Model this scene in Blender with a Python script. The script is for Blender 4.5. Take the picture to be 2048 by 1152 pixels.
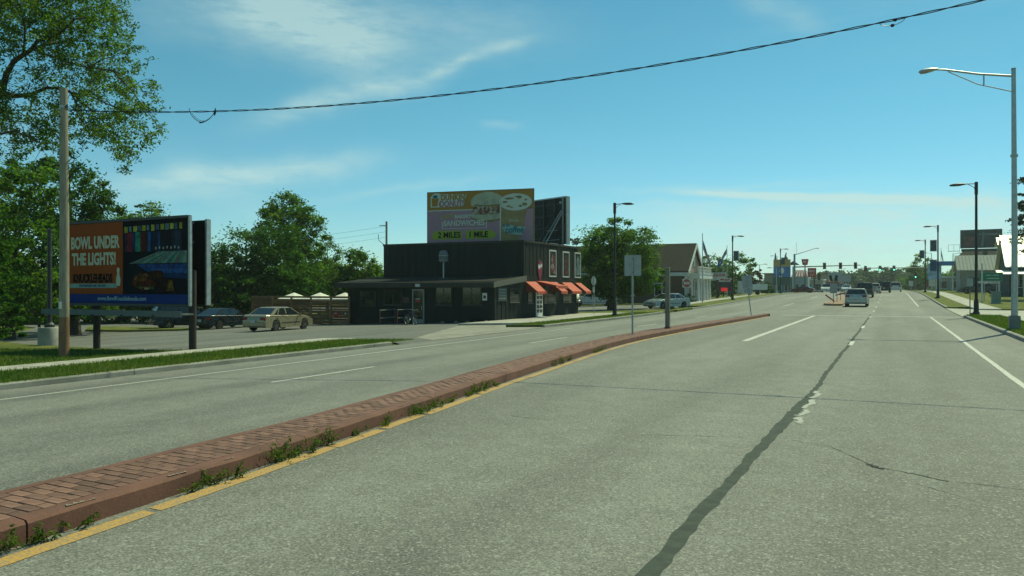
import bpy, bmesh, math, random
import numpy as np
from mathutils import Vector, Matrix
random.seed(7); rng = np.random.default_rng(7)
for o in list(bpy.data.objects): bpy.data.objects.remove(o, do_unlink=True)
SC = bpy.context.scene; COL = SC.collection
R = math.radians

# ------------------------------------------------------------------ camera
YAW = math.atan(758/1500); CA, SA = math.cos(YAW), math.sin(YAW)
cam = bpy.data.cameras.new('camera'); camo = bpy.data.objects.new('camera', cam); COL.objects.link(camo)
camo.location = (0, 0, 1.7); camo.rotation_euler = (R(90), 0, YAW)
cam.sensor_width = 36; cam.lens = 1500/2048*36; cam.clip_start = .1; cam.clip_end = 6000
SC.camera = camo
SC.render.engine = 'CYCLES'
SC.cycles.max_bounces = 6; SC.cycles.diffuse_bounces = 3; SC.cycles.glossy_bounces = 3; SC.cycles.volume_bounces = 0; SC.cycles.transmission_bounces = 3
SC.render.resolution_x, SC.render.resolution_y = 1024, 576
SC.view_settings.view_transform = 'Standard'; SC.view_settings.look = 'None'
SC.view_settings.exposure = 0.0; SC.view_settings.gamma = 1.0

# ------------------------------------------------------------------ sun and sky
SUN_EL, SUN_AZ = R(54), R(18)           # azimuth measured from +Y (up the road) towards +X
sdir = Vector((math.sin(SUN_AZ)*math.cos(SUN_EL), math.cos(SUN_AZ)*math.cos(SUN_EL), math.sin(SUN_EL)))
sl = bpy.data.lights.new('sun', 'SUN'); sl.energy = 4.3; sl.angle = R(.5); sl.color = (.96, 1.0, .60)
so = bpy.data.objects.new('sun', sl); COL.objects.link(so)
so.rotation_euler = (-sdir).to_track_quat('-Z', 'Y').to_euler(); so.location = sdir*80

W = bpy.data.worlds.new('World'); SC.world = W; W.use_nodes = True
W.cycles.sampling_method = 'MANUAL'; W.cycles.sample_map_resolution = 256
class NT:
    """tiny node-tree writer"""
    def __init__(s, tree): s.t = tree; s.n = tree.nodes; s.l = tree.links
    def node(s, typ, **kw):
        n = s.n.new(typ)
        for k, v in kw.items(): setattr(n, k, v)
        return n
    def link(s, a, b): s.l.new(a, b)
    def put(s, sock, v):
        if isinstance(v, bpy.types.NodeSocket): s.l.new(v, sock)
        else: sock.default_value = v
    def math(s, op, a, b=0.0, c=None, clamp=False):
        n = s.node('ShaderNodeMath', operation=op, use_clamp=clamp)
        s.put(n.inputs[0], a); s.put(n.inputs[1], b)
        if c is not None: s.put(n.inputs[2], c)
        return n.outputs[0]
    def mix(s, fac, a, b, mode='MIX'):
        n = s.node('ShaderNodeMix', data_type='RGBA', blend_type=mode)
        s.put(n.inputs[0], fac)
        for sock, v in ((n.inputs[6], a), (n.inputs[7], b)):
            if isinstance(v, bpy.types.NodeSocket): s.l.new(v, sock)
            else: sock.default_value = tuple(v)+((1,) if len(v) == 3 else ())
        return n.outputs[2]
    def noise(s, vec, scale, detail=4, rough=.55, dist=0.0, color=False):
        n = s.node('ShaderNodeTexNoise'); n.inputs['Scale'].default_value = scale
        n.inputs['Detail'].default_value = detail; n.inputs['Roughness'].default_value = rough
        n.inputs['Distortion'].default_value = dist
        if vec is not None: s.l.new(vec, n.inputs['Vector'])
        return n.outputs['Color' if color else 'Fac']
    def ramp(s, v, lo, hi, a=0.0, b=1.0):
        n = s.node('ShaderNodeMapRange', interpolation_type='SMOOTHSTEP')
        s.put(n.inputs[0], v); n.inputs[1].default_value = lo; n.inputs[2].default_value = hi
        n.inputs[3].default_value = a; n.inputs[4].default_value = b
        return n.outputs[0]
    def mapping(s, vec, scale=(1, 1, 1), rot=(0, 0, 0), loc=(0, 0, 0)):
        n = s.node('ShaderNodeMapping'); s.l.new(vec, n.inputs[0])
        n.inputs['Scale'].default_value = scale; n.inputs['Rotation'].default_value = rot; n.inputs['Location'].default_value = loc
        return n.outputs[0]

def azel(px, py):
    k = (px-1024)/1500; v = Vector((k*CA-SA, CA+k*SA, (576-py)/1500)).normalized()
    return math.atan2(v.x, v.y), math.asin(v.z)
def build_world():
    W.node_tree.nodes.clear(); t = NT(W.node_tree)
    out = t.node('ShaderNodeOutputWorld'); bg = t.node('ShaderNodeBackground'); bg.inputs[1].default_value = .092
    sky = t.node('ShaderNodeTexSky', sky_type='NISHITA'); sky.sun_disc = False
    sky.sun_elevation = SUN_EL; sky.sun_rotation = SUN_AZ; sky.altitude = 200
    sky.air_density = 1.0; sky.dust_density = .05; sky.ozone_density = 2.0
    tc = t.node('ShaderNodeTexCoord').outputs['Generated']
    sep = t.node('ShaderNodeSeparateXYZ'); t.link(tc, sep.inputs[0])
    x, y, z = sep.outputs
    az = t.math('ARCTAN2', x, y); el = t.math('ARCSINE', z)
    # cirrus seen on a high plane
    zz = t.math('MAXIMUM', t.math('ADD', z, .06), .02)
    cmb = t.node('ShaderNodeCombineXYZ'); t.put(cmb.inputs[0], t.math('DIVIDE', x, zz)); t.put(cmb.inputs[1], t.math('DIVIDE', y, zz))
    pl = t.mapping(cmb.outputs[0], (.35, 1.5, 1), (0, 0, R(28)))
    n1 = t.noise(pl, .8, 5, .6, .0); n2 = t.noise(t.mapping(cmb.outputs[0], (.3, .45, 1), (0, 0, R(-20)), (3.1, 7.7, 0)), .9, 3, .5)
    cir = t.math('MULTIPLY', t.ramp(n1, .46, .80), t.ramp(n2, .45, .72))
    wob = t.noise(tc, 9, 3, .6); fine = t.noise(t.mapping(tc, (1.4, 1.4, 5.5), (0, .25, .0)), 13, 5, .66, .0)
    el2 = t.math('ADD', el, t.math('MULTIPLY', t.math('SUBTRACT', wob, .5), .035))
    # individual wisps: (from px, to px, half width px, strength)
    wisps = [((510,245),(900,135),26,.75),((850,145),(1070,78),12,.6),((205,375),(740,322),24,.85),((430,-60),(780,120),80,.95),((280,10),(1100,60),60,.55),((330,330),(560,440),40,.2),
             ((1400,386),(1935,402),7.0,2.2),((1550,394),(1990,404),13,.35),((1230,385),(1700,360),9,.30),((1280,440),(2150,405),34,.75),((1300,490),(2250,465),46,.85),((900,530),(2300,545),50,.55),
             ((960,243),(1050,250),9,.3),((1480,-10),(1640,60),26,.40),((640,395),(1000,350),10,.25),((180,410),(520,385),12,.25),((1000,420),(1600,400),10,.22)]
    tot = t.math('MULTIPLY', cir, .55)
    for (p, q, w, st) in wisps:
        a0, e0 = azel(*p); a1, e1 = azel(*q); ca, ce = (a0+a1)/2, (e0+e1)/2
        L = math.hypot(a1-a0, e1-e0); cx, sx = (a1-a0)/L, (e1-e0)/L; w = w/1500*.85
        da = t.math('SUBTRACT', az, ca); de = t.math('SUBTRACT', el2 if w > .005 else t.math('ADD', el, t.math('MULTIPLY', t.math('SUBTRACT', wob, .5), .006)), ce)
        u = t.math('MULTIPLY_ADD', da, cx/(L*.5), t.math('MULTIPLY', de, sx/(L*.5)))
        v = t.math('MULTIPLY_ADD', da, -sx/w, t.math('MULTIPLY', de, cx/w))
        u2 = t.math('MULTIPLY', u, u); u2 = t.math('MULTIPLY', u2, u2); v2 = t.math('MULTIPLY', v, v)
        g = t.math('EXPONENT', t.math('MULTIPLY', t.math('ADD', u2, v2), -1.0))
        tot = t.math('ADD', tot, t.math('MULTIPLY', g, st))
    fm = t.ramp(fine, .25, .70, .45, 1.0)
    mask = t.math('MULTIPLY', tot, fm, clamp=True)
    mask = t.math('MULTIPLY', mask, .85)
    tint = t.mix(1.0, sky.outputs[0], t.mix(t.ramp(el, .0, .30), (.72, 1.10, 1.12), (.56, 1.20, 1.04)), 'MULTIPLY')
    cloud = t.mix(t.ramp(el, 0.0, .45), (6.3, 8.8, 8.3), (4.5, 6.9, 7.0))
    col = t.mix(mask, tint, cloud)
    t.link(col, bg.inputs[0]); t.link(bg.outputs[0], out.inputs[0])
build_world()

# ------------------------------------------------------------------ terrain heights
def zr(Y):
    t = min(1, max(0, (Y-45)/95)); return t*t*(3-2*t)
def gz(X, Y): return zr(Y)-.0316*min(40, max(0, -X-6))
def at(px, d):
    k = (px-1024)/1500; return d*(k*CA-SA), d*(CA+k*SA)
def Zp(py, d): return 1.7+(576-py)*d/1500
def onX(px, X): k = (px-1024)/1500; d = X/(k*CA-SA); return d*(CA+k*SA), d
def onY(px, Y): k = (px-1024)/1500; d = Y/(CA+k*SA); return d*(k*CA-SA), d

# ------------------------------------------------------------------ materials
MATS = {}
def mat(name, col, rough=.6, metal=0.0, var=.18, scale=4.0, bump=0.0, bscale=40.0, spec=.4, obj_random=0.0, stretch=(1, 1, 1), col2=None, emit=None):
    if name in MATS: return MATS[name]
    if name.startswith(('photo', 'poster', 'cream', 'teal print', 'pale blue')): rough, spec = .85, .08   # matt vinyl print
    m = bpy.data.materials.new(name); m.use_nodes = True; t = NT(m.node_tree); b = t.n['Principled BSDF']
    tc = t.mapping(t.node('ShaderNodeTexCoord').outputs['Object'], stretch)
    n = t.noise(tc, scale, 6, .6)
    f = t.ramp(n, .3, .7, 1-var, 1+var*.7)
    base = tuple(col)+(1,)
    cc = t.mix(t.ramp(t.noise(tc, scale*.6, 4), .42, .62), col, col2) if col2 else base
    if obj_random:
        r = t.node('ShaderNodeObjectInfo').outputs['Random']
        f = t.math('MULTIPLY', f, t.math('MULTIPLY_ADD', r, obj_random*2, 1-obj_random))
    vm = t.node('ShaderNodeVectorMath', operation='SCALE')
    if isinstance(cc, tuple): vm.inputs[0].default_value = cc[:3]
    else: t.link(cc, vm.inputs[0])
    t.link(f, vm.inputs['Scale']); t.link(vm.outputs[0], b.inputs['Base Color'])
    b.inputs['Roughness'].default_value = rough; b.inputs['Metallic'].default_value = metal
    b.inputs['Specular IOR Level'].default_value = spec
    if rough > .25:
        t.link(t.ramp(n, .2, .8, max(.05, rough-.12), min(1, rough+.12)), b.inputs['Roughness'])
    if bump:
        bp = t.node('ShaderNodeBump'); bp.inputs['Strength'].default_value = bump; bp.inputs['Distance'].default_value = .02
        t.link(t.noise(tc, bscale, 4, .6), bp.inputs['Height']); t.link(bp.outputs[0], b.inputs['Normal'])
    if emit:
        b.inputs['Emission Color'].default_value = tuple(emit[:3])+(1,); b.inputs['Emission Strength'].default_value = emit[3]
    MATS[name] = m; return m
def leaf_mat(name, col, col2, trans=.45, scale=.7):
    if name in MATS: return MATS[name]
    m = bpy.data.materials.new(name); m.use_nodes = True; t = NT(m.node_tree); b = t.n['Principled BSDF']; out = t.n['Material Output']
    pos = t.node('ShaderNodeTexCoord').outputs['Object']
    c = t.mix(t.ramp(t.noise(pos, scale, 3), .35, .65), col, col2)
    ri = t.node('ShaderNodeNewGeometry').outputs['Random Per Island']
    vm = t.node('ShaderNodeVectorMath', operation='SCALE'); t.link(c, vm.inputs[0]); t.link(t.math('MULTIPLY_ADD', ri, .8, .6), vm.inputs['Scale'])
    t.link(vm.outputs[0], b.inputs['Base Color']); b.inputs['Roughness'].default_value = .65; b.inputs['Specular IOR Level'].default_value = .12
    tr = t.node('ShaderNodeBsdfTranslucent'); t.link(t.mix(1, vm.outputs[0], (1.25, 1.35, .55), 'MULTIPLY'), tr.inputs[0])
    ms = t.node('ShaderNodeMixShader'); ms.inputs[0].default_value = trans
    t.link(b.outputs[0], ms.inputs[1]); t.link(tr.outputs[0], ms.inputs[2]); t.link(ms.outputs[0], out.inputs[0])
    MATS[name] = m; return m
def ground_mat(name, base, kind):
    m = bpy.data.materials.new(name); m.use_nodes = True; t = NT(m.node_tree); b = t.n['Principled BSDF']
    pos = t.node('ShaderNodeTexCoord').outputs['Object']
    if kind == 'asphalt':
        big = t.noise(t.mapping(pos, (.5, .09, 1)), 1.0, 5, .55); mid = t.noise(pos, 2.2, 5, .6)
        fine = t.noise(pos, 70, 3, .75); agg = t.node('ShaderNodeTexVoronoi'); agg.inputs['Scale'].default_value = 65; t.link(pos, agg.inputs['Vector'])
        sp = t.node('ShaderNodeSeparateColor'); t.link(agg.outputs['Color'], sp.inputs[0])
        f = t.math('MULTIPLY', t.ramp(big, .3, .7, .86, 1.12), t.ramp(mid, .3, .7, .90, 1.07))
        track = t.noise(t.mapping(pos, (.62, .012, 1)), 1.0, 2, .5); f = t.math('MULTIPLY', f, t.ramp(track, .35, .62, .84, 1.08))
        blot = t.noise(t.mapping(pos, (1, .55, 1)), .38, 4, .6); f = t.math('MULTIPLY', f, t.ramp(blot, .56, .70, 1.0, .86))
        f = t.math('MULTIPLY', f, t.ramp(fine, .28, .72, .62, 1.36))
        f = t.math('MULTIPLY', f, t.ramp(sp.outputs[0], .0, 1.0, .72, 1.30))
        stones = t.math('MULTIPLY', t.ramp(sp.outputs[1], .90, .97), .9)
        vm = t.node('ShaderNodeVectorMath', operation='SCALE'); vm.inputs[0].default_value = base; t.link(f, vm.inputs['Scale'])
        c = t.mix(t.math('MULTIPLY', stones, .7), vm.outputs[0], tuple(min(.6, v*2.1+.03) for v in base))
        t.link(c, b.inputs['Base Color']); b.inputs['Roughness'].default_value = .78; b.inputs['Specular IOR Level'].default_value = .45
        bp = t.node('ShaderNodeBump'); bp.inputs['Strength'].default_value = .55; bp.inputs['Distance'].default_value = .008
        t.link(t.math('ADD', sp.outputs[0], fine), bp.inputs['Height']); t.link(bp.outputs[0], b.inputs['Normal'])
    elif kind == 'concrete':
        f = t.math('MULTIPLY', t.ramp(t.noise(pos, 1.3, 6, .65), .3, .7, .72, 1.15), t.ramp(t.noise(pos, 45, 4, .7), .25, .75, .82, 1.12))
        vm = t.node('ShaderNodeVectorMath', operation='SCALE'); vm.inputs[0].default_value = base; t.link(f, vm.inputs['Scale'])
        t.link(vm.outputs[0], b.inputs['Base Color']); b.inputs['Roughness'].default_value = .85
        bp = t.node('ShaderNodeBump'); bp.inputs['Strength'].default_value = .3; bp.inputs['Distance'].default_value = .01
        t.link(t.noise(pos, 60, 4, .7), bp.inputs['Height']); t.link(bp.outputs[0], b.inputs['Normal'])
    elif kind == 'grass':
        dry = t.ramp(t.noise(pos, .9, 6, .65), .46, .66)
        c = t.mix(dry, base, (base[0]*2.0, base[1]*1.35, base[2]*1.6))
        f = t.math('MULTIPLY', t.ramp(t.noise(pos, 14, 5, .7), .25, .75, .6, 1.35), t.ramp(t.noise(pos, 55, 3, .7), .25, .75, .7, 1.3))
        vm = t.node('ShaderNodeVectorMath', operation='SCALE'); t.link(c, vm.inputs[0]); t.link(f, vm.inputs['Scale'])
        t.link(vm.outputs[0], b.inputs['Base Color']); b.inputs['Roughness'].default_value = .9; b.inputs['Specular IOR Level'].default_value = .1
        bp = t.node('ShaderNodeBump'); bp.inputs['Strength'].default_value = .9; bp.inputs['Distance'].default_value = .05
        t.link(t.noise(pos, 40, 5, .75), bp.inputs['Height']); t.link(bp.outputs[0], b.inputs['Normal'])
    MATS[name] = m; return m
ASPH = ground_mat('road asphalt', (.170, .166, .147), 'asphalt')
LOT = ground_mat('lot asphalt', (.135, .134, .120), 'asphalt')
CONC = ground_mat('concrete', (.40, .38, .33), 'concrete')
KERB = ground_mat('kerb concrete', (.26, .25, .215), 'concrete')
REDC = ground_mat('red concrete', (.165, .070, .050), 'concrete')
GRASS = ground_mat('grass', (.110, .140, .034), 'grass')
def paint_mat(name, col, wear=.5):
    m = bpy.data.materials.new(name); m.use_nodes = True; t = NT(m.node_tree); b = t.n['Principled BSDF']
    pos = t.node('ShaderNodeTexCoord').outputs['Object']
    f = t.math('MULTIPLY', t.ramp(t.noise(pos, 50, 4, .75), .5-wear*.3, .52+wear*.15), t.ramp(t.noise(pos, 4, 4, .6), .18, .5, .55, 1))
    t.link(t.mix(f, (.20, .195, .175), col), b.inputs['Base Color']); b.inputs['Roughness'].default_value = .7
    MATS[name] = m; return m
WLINE = paint_mat('white line paint', (.62, .61, .56), .6)
WLINE2 = paint_mat('worn white line paint', (.42, .41, .38), .9)
YLINE = paint_mat('yellow line paint', (.56, .30, .045), .5)
WORN = mat('crosswalk strip', (.44, .43, .385), .8, var=.25, scale=6)
SEAL = mat('crack sealant', (.068, .080, .070), .85, spec=.15, var=.3, scale=9, bump=.3)
CRACK = mat('crack', (.03, .03, .028), .9)
BRICK = mat('red paver', (.190, .098, .074), .8, var=.25, scale=18, bump=.3, bscale=90, obj_random=.30)

# ------------------------------------------------------------------ mesh helpers
class MB:
    def __init__(s): s.v = []; s.f = []
    def add(s, vs, fs):
        o = len(s.v); s.v += [tuple(p) for p in vs]; s.f += [tuple(i+o for i in f) for f in fs]; return s
    def box(s, c, d, rot=None):
        x, y, z = d[0]/2, d[1]/2, d[2]/2
        vs = [Vector((a*x, b*y, e*z)) for a in (-1, 1) for b in (-1, 1) for e in (-1, 1)]
        if rot is not None: vs = [rot @ p for p in vs]
        vs = [p+Vector(c) for p in vs]
        return s.add(vs, [(0, 1, 3, 2), (4, 6, 7, 5), (0, 4, 5, 1), (2, 3, 7, 6), (0, 2, 6, 4), (1, 5, 7, 3)])
    def hexa(s, p):   # 4 bottom (ccw), 4 top
        return s.add(p, [(3, 2, 1, 0), (4, 5, 6, 7), (0, 1, 5, 4), (1, 2, 6, 5), (2, 3, 7, 6), (3, 0, 4, 7)])
    def prism(s, poly, a, b, axis='y'):  # poly in the other two axes
        n = len(poly)
        def P(u, w, t): return (u, t, w) if axis == 'y' else ((t, u, w) if axis == 'x' else (u, w, t))
        vs = [P(u, w, a) for u, w in poly]+[P(u, w, b) for u, w in poly]
        fs = [tuple(range(n)), tuple(range(2*n-1, n-1, -1))]+[(i, i+n, (i+1) % n+n, (i+1) % n) for i in range(n)]
        return s.add(vs, fs)
    def tube(s, pts, r, seg=8, cap=True):
        pts = [Vector(p) for p in pts]; n = len(pts)
        rr = r if isinstance(r, (list, tuple)) else [r]*n
        up = None; vs = []
        for i, p in enumerate(pts):
            t = (pts[min(i+1, n-1)]-pts[max(i-1, 0)]).normalized()
            if up is None: up = t.orthogonal().normalized()
            up = (up-t*up.dot(t))
            up = up.normalized() if up.length > 1e-6 else t.orthogonal().normalized()
            w = t.cross(up)
            for k in range(seg):
                a = 2*math.pi*k/seg; vs.append(p+(up*math.cos(a)+w*math.sin(a))*rr[i])
        fs = [(i*seg+k, i*seg+(k+1) % seg, (i+1)*seg+(k+1) % seg, (i+1)*seg+k) for i in range(n-1) for k in range(seg)]
        if cap: fs += [tuple(range(seg-1, -1, -1)), tuple(range((n-1)*seg, n*seg))]
        return s.add(vs, fs)
    def cyl(s, p0, p1, r0, r1=None, seg=12): return s.tube([p0, p1], [r0, r0 if r1 is None else r1], seg)
    def lathe(s, prof, c=(0, 0, 0), seg=16, axis='z'):
        n = len(prof); vs = []
        for r, h in prof:
            for k in range(seg):
                a = 2*math.pi*k/seg; u, w = r*math.cos(a), r*math.sin(a)
                q = (u, w, h) if axis == 'z' else ((h, u, w) if axis == 'x' else (u, h, w))
                vs.append((q[0]+c[0], q[1]+c[1], q[2]+c[2]))
        fs = [(i*seg+k, i*seg+(k+1) % seg, (i+1)*seg+(k+1) % seg, (i+1)*seg+k) for i in range(n-1) for k in range(seg)]
        if prof[0][0] > 1e-4: fs.append(tuple(range(seg-1, -1, -1)))
        if prof[-1][0] > 1e-4: fs.append(tuple(range((n-1)*seg, n*seg)))
        return s.add(vs, fs)
    def mesh(s, name, m, bevel=0.0, smooth=False):
        me = bpy.data.meshes.new(name); me.from_pydata(s.v, [], s.f)
        bm = bmesh.new(); bm.from_mesh(me)
        bmesh.ops.recalc_face_normals(bm, faces=bm.faces)
        if bevel:
            es = [e for e in bm.edges if len(e.link_faces) == 2 and e.calc_face_angle(0) > .5]
            bmesh.ops.bevel(bm, geom=es, offset=bevel, segments=2, affect='EDGES', clamp_overlap=True)
        bm.to_mesh(me); bm.free()
        if m: me.materials.append(m)
        if smooth:
            me.polygons.foreach_set('use_smooth', [True]*len(me.polygons)); me.set_sharp_from_angle(angle=R(40))
        return me
    def build(s, name, m, parent=None, bevel=0.0, smooth=False, loc=None, rot=None):
        return link(name, s.mesh(name, m, bevel, smooth), parent, loc, rot)
def link(name, me, parent=None, loc=None, rot=None):
    o = bpy.data.objects.new(name, me); COL.objects.link(o)
    if parent: o.parent = parent
    if loc: o.location = loc
    if rot: o.rotation_euler = rot
    return o
def tag(o, label, cat, group=None):
    o['label'] = label; o['category'] = cat
    if group: o['group'] = group
    return o
def thing(name, label, cat, loc=(0, 0, 0), rz=0.0, group=None):
    o = link(name, None, None, loc, (0, 0, rz)); o.empty_display_size = .3
    return tag(o, label, cat, group)
def struct(o): o['kind'] = 'structure'; return o
def copy_tree(o, parent=None):
    c = o.copy(); COL.objects.link(c); c.parent = parent
    for ch in o.children: copy_tree(ch, c)
    return c
def text_mesh(name, body, size, m, parent, loc, extrude=.004, align='CENTER', sx=1.0, shear=0.0, bold=0.0, rot=(math.pi/2, 0, 0)):
    cu = bpy.data.curves.new(name, 'FONT'); cu.body = body; cu.size = size; cu.align_x = align; cu.align_y = 'CENTER'
    cu.extrude = extrude; cu.shear = shear; cu.offset = bold; cu.resolution_u = 3
    o = bpy.data.objects.new(name+'_tmp', cu); COL.objects.link(o)
    dg = bpy.context.evaluated_depsgraph_get(); dg.update()
    me = bpy.data.meshes.new_from_object(o.evaluated_get(dg)); bpy.data.objects.remove(o, do_unlink=True)
    me.materials.clear(); me.materials.append(m); me.name = name
    q = link(name, me, parent, loc, rot); q.scale = (sx, 1, 1)
    return q
def ellipse(cx, cz, rx, rz, n=24, a0=0, a1=2*math.pi): return [(cx+rx*math.cos(a0+(a1-a0)*i/n), cz+rz*math.sin(a0+(a1-a0)*i/n)) for i in range(n+(0 if a1-a0 > 6.2 else 1))]
def frange(a, b, step):
    n = max(1, int(math.ceil((b-a)/step))); return [a+(b-a)*i/n for i in range(n+1)]
def interp(tab, Y):
    if Y <= tab[0][0]: return tab[0][1]
    for (a, x), (b, y) in zip(tab, tab[1:]):
        if Y <= b: return x+(y-x)*(Y-a)/(b-a)
    return tab[-1][1]
def smooth_tab(tab):  # soften the corners of a polyline x(Y)
    ys = frange(tab[0][0], tab[-1][0], 1.0)
    return [(y, sum(interp(tab, y+k*.5) for k in range(-5, 6))/11) for y in ys]
def val(x, Y): return x(Y) if callable(x) else (interp(x, Y) if isinstance(x, list) else x)
def strip(name, x0, x1, ya, yb, zo, m, parent=None, step=1.5, xs=1):
    """sheet along the road between x0(Y) and x1(Y), following the terrain"""
    mb = MB(); ys = frange(ya, yb, step); vs = []
    for Y in ys:
        a, b = val(x0, Y), val(x1, Y)
        for k in range(xs+1):
            X = a+(b-a)*k/xs; vs.append((X, Y, gz(X, Y)+zo))
    n = xs+1
    fs = [(i*n+k, i*n+k+1, (i+1)*n+k+1, (i+1)*n+k) for i in range(len(ys)-1) for k in range(xs)]
    mb.add(vs, fs); o = mb.build(name, m, parent)
    if zo > .05: skirt(o.data, zo+.08)
    return o
def skirt(me, dz):
    bm = bmesh.new(); bm.from_mesh(me); r = bmesh.ops.extrude_face_region(bm, geom=bm.faces[:])
    for g in r['geom']:
        if isinstance(g, bmesh.types.BMVert): g.co.z -= dz
    bmesh.ops.recalc_face_normals(bm, faces=bm.faces); bm.to_mesh(me); bm.free()
def patch(name, poly, zo, m, parent=None, thick=0.0):
    if zo > .05 and not thick: thick = zo+.08
    bm = bmesh.new(); vs = [bm.verts.new((x, y, 0)) for x, y in poly]; bm.faces.new(vs)
    ys = [p[1] for p in poly]
    for Y in frange(min(ys), max(ys), 4.0)[1:-1]:
        bmesh.ops.bisect_plane(bm, geom=bm.verts[:]+bm.edges[:]+bm.faces[:], plane_co=(0, Y, 0), plane_no=(0, 1, 0))
    for X in (-46, -6):
        bmesh.ops.bisect_plane(bm, geom=bm.verts[:]+bm.edges[:]+bm.faces[:], plane_co=(X, 0, 0), plane_no=(1, 0, 0))
    bmesh.ops.triangulate(bm, faces=bm.faces[:])
    for v in bm.verts: v.co.z = gz(v.co.x, v.co.y)+zo
    bmesh.ops.recalc_face_normals(bm, faces=bm.faces)
    if bm.faces and sum(f.normal.z for f in bm.faces) < 0: bmesh.ops.reverse_faces(bm, faces=bm.faces)
    if thick:
        r = bmesh.ops.extrude_face_region(bm, geom=bm.faces[:])
        for g in r['geom']:
            if isinstance(g, bmesh.types.BMVert): g.co.z -= thick
        bmesh.ops.recalc_face_normals(bm, faces=bm.faces)
    me = bpy.data.meshes.new(name); bm.to_mesh(me); bm.free(); me.materials.append(m)
    return link(name, me, parent)
def kerb_run(name, xf, ya, yb, w, h, m, parent_name=None, step=1.0, sec=3.0, side=1):
    """kerb of cast sections with open joints; xf(Y) is the roadway face, the body lies on its -side*w side"""
    root = struct(link(name, None, None, (0, 0, 0))); Y = ya
    while Y < yb-.05:
        y1 = min(Y+sec, yb); mb = MB(); ys = frange(Y+.006, y1-.006, step); rings = []
        for y in ys:
            x = val(xf, y); z = gz(x, y); e1, e2 = random.uniform(-.006, .006), random.uniform(-.005, .003); rings.append([(x, y, z-.25), (x-side*(.012+e1), y, z+h-.022+e2), (x-side*(.034+e1), y, z+h+e2), (x-side*w, y, z+h+.004), (x-side*w, y, z-.25)])
        vs = [p for r in rings for p in r]; n = 5
        fs = [(i*n+k, i*n+(k+1) % n, (i+1)*n+(k+1) % n, (i+1)*n+k) for i in range(len(ys)-1) for k in range(n)]
        fs += [tuple(range(n)), tuple(range((len(ys)-1)*n+n-1, (len(ys)-1)*n-1, -1))]
        mb.add(vs, fs); mb.build('kerb_section', m, root); Y = y1
    return root

# ------------------------------------------------------------------ ground, road, verges
def build_ground():
    xs = [-1800, -700, -300, -150, -90, -60, -46, -30, -15.6, -6, 0, 3.7, 10, 30, 80, 200, 600, 1800]
    ys = [-300, -100, -40, -10, 0, 15, 30, 42]+frange(45, 140, 3)+[160, 200, 300, 500, 900, 1600, 3200]
    n = len(xs); vs = [(x, y, gz(x, y)-.05+(0 if y < 400 else 0)) for y in ys for x in xs]
    fs = [(j*n+i, j*n+i+1, (j+1)*n+i+1, (j+1)*n+i) for j in range(len(ys)-1) for i in range(n-1)]
    struct(MB().add(vs, fs).build('ground', GRASS))
build_ground()
LKERB, RKERB = -15.55, 3.72
road = struct(strip('road', LKERB, RKERB, -30, 420, 0.0, ASPH, xs=6, step=2.0))
struct(patch('cross_street', [(-400, 186), (LKERB, 186), (LKERB, 202), (-400, 202)], -.02, ASPH))

MR = smooth_tab([(-12, -4.45), (2, -5.02), (4.7, -5.26), (6.5, -5.46), (10.5, -6.02), (14, -6.5), (20, -7.25), (24, -7.52), (31, -7.38), (40, -6.98), (48.2, -6.62)])
ML = smooth_tab([(-12, -5.75), (3, -6.08), (5, -6.15), (7.8, -6.45), (14.2, -7.42), (20, -8.15), (26, -8.55), (33, -8.3), (40, -7.75), (48.2, -6.95)])
def mr(Y): return interp(MR, Y)
def ml(Y): return interp(ML, Y)
KH = .155
med = struct(strip('median', lambda y: ml(y)+.10, lambda y: mr(y)-.10, -12, 47.9, KH-.0045, REDC, xs=2))
kerb_run('median_kerb', mr, -12, 48.0, .15, KH, REDC, side=1, step=.25)
kerb_run('median_kerb', ml, -12, 48.0, .15, KH, REDC, side=-1)
nose = MB(); nn = []
for i in range(9):
    a = math.pi*i/8; nn.append((-6.80+.20*math.cos(a), 47.99+.35*math.sin(a)))
nose.prism(nn, gz(-6.8, 48)-.2, gz(-6.8, 48)+KH, 'z'); nose.build('nose', REDC, med)
# pavers of the median
pv = [MB().box((0, 0, 0), (.196, .096, .03)).mesh('brick', BRICK, .004) for _ in range(1)]
rest = MB(); cnt = 0; Y = 2.55; row = 0
while Y < 26:
    a, b = ml(Y)+.16, mr(Y)-.16; wd = b-a; n = max(1, round((wd)/.2)); bw = wd/n; off = (row % 2)*.5
    for i in range(n+(1 if off else 0)):
        lo = a+(i-off)*bw; hi = lo+bw; lo, hi = max(lo, a), min(hi, b)
        if hi-lo < .03: continue
        x = (lo+hi)/2; z = gz(x, Y)+KH-.013+random.uniform(-.0022, .0022)
        if cnt < 300:
            o = link('brick', pv[0], med, (x, Y, z), (random.uniform(-.006, .006), random.uniform(-.006, .006), random.uniform(-.012, .012)))
            o.scale = ((hi-lo-.005)/.196, 1, 1); cnt += 1
        else: rest.box((x, Y, z), (hi-lo-.005, .096, .03))
    Y += .102; row += 1
ro = rest.build('brick', BRICK, med); ro['kind'] = 'stuff'

SCUFF = mat('scuffed concrete', (.26, .19, .155), .9, var=.4, scale=30)
for y_, l_, w_ in ((3.42, .22, .05), (4.3, .18, .03), (4.9, .10, .03), (6.6, .08, .02), (8.1, .12, .02), (9.9, .10, .02)):
    pts = [(mr(y_)-.035-random.uniform(0, w_)*(i % 2)-.01, y_+l_*(i/9-.5)) for i in range(10)]+[(mr(y_)-.032, y_+l_*.5), (mr(y_)-.032, y_-l_*.5)]
    mb = MB(); mb.add([(x, y, gz(x, y)+KH+.0065) for x, y in pts], [tuple(range(len(pts)))]); mb.build('scuff', SCUFF, med)
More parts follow.
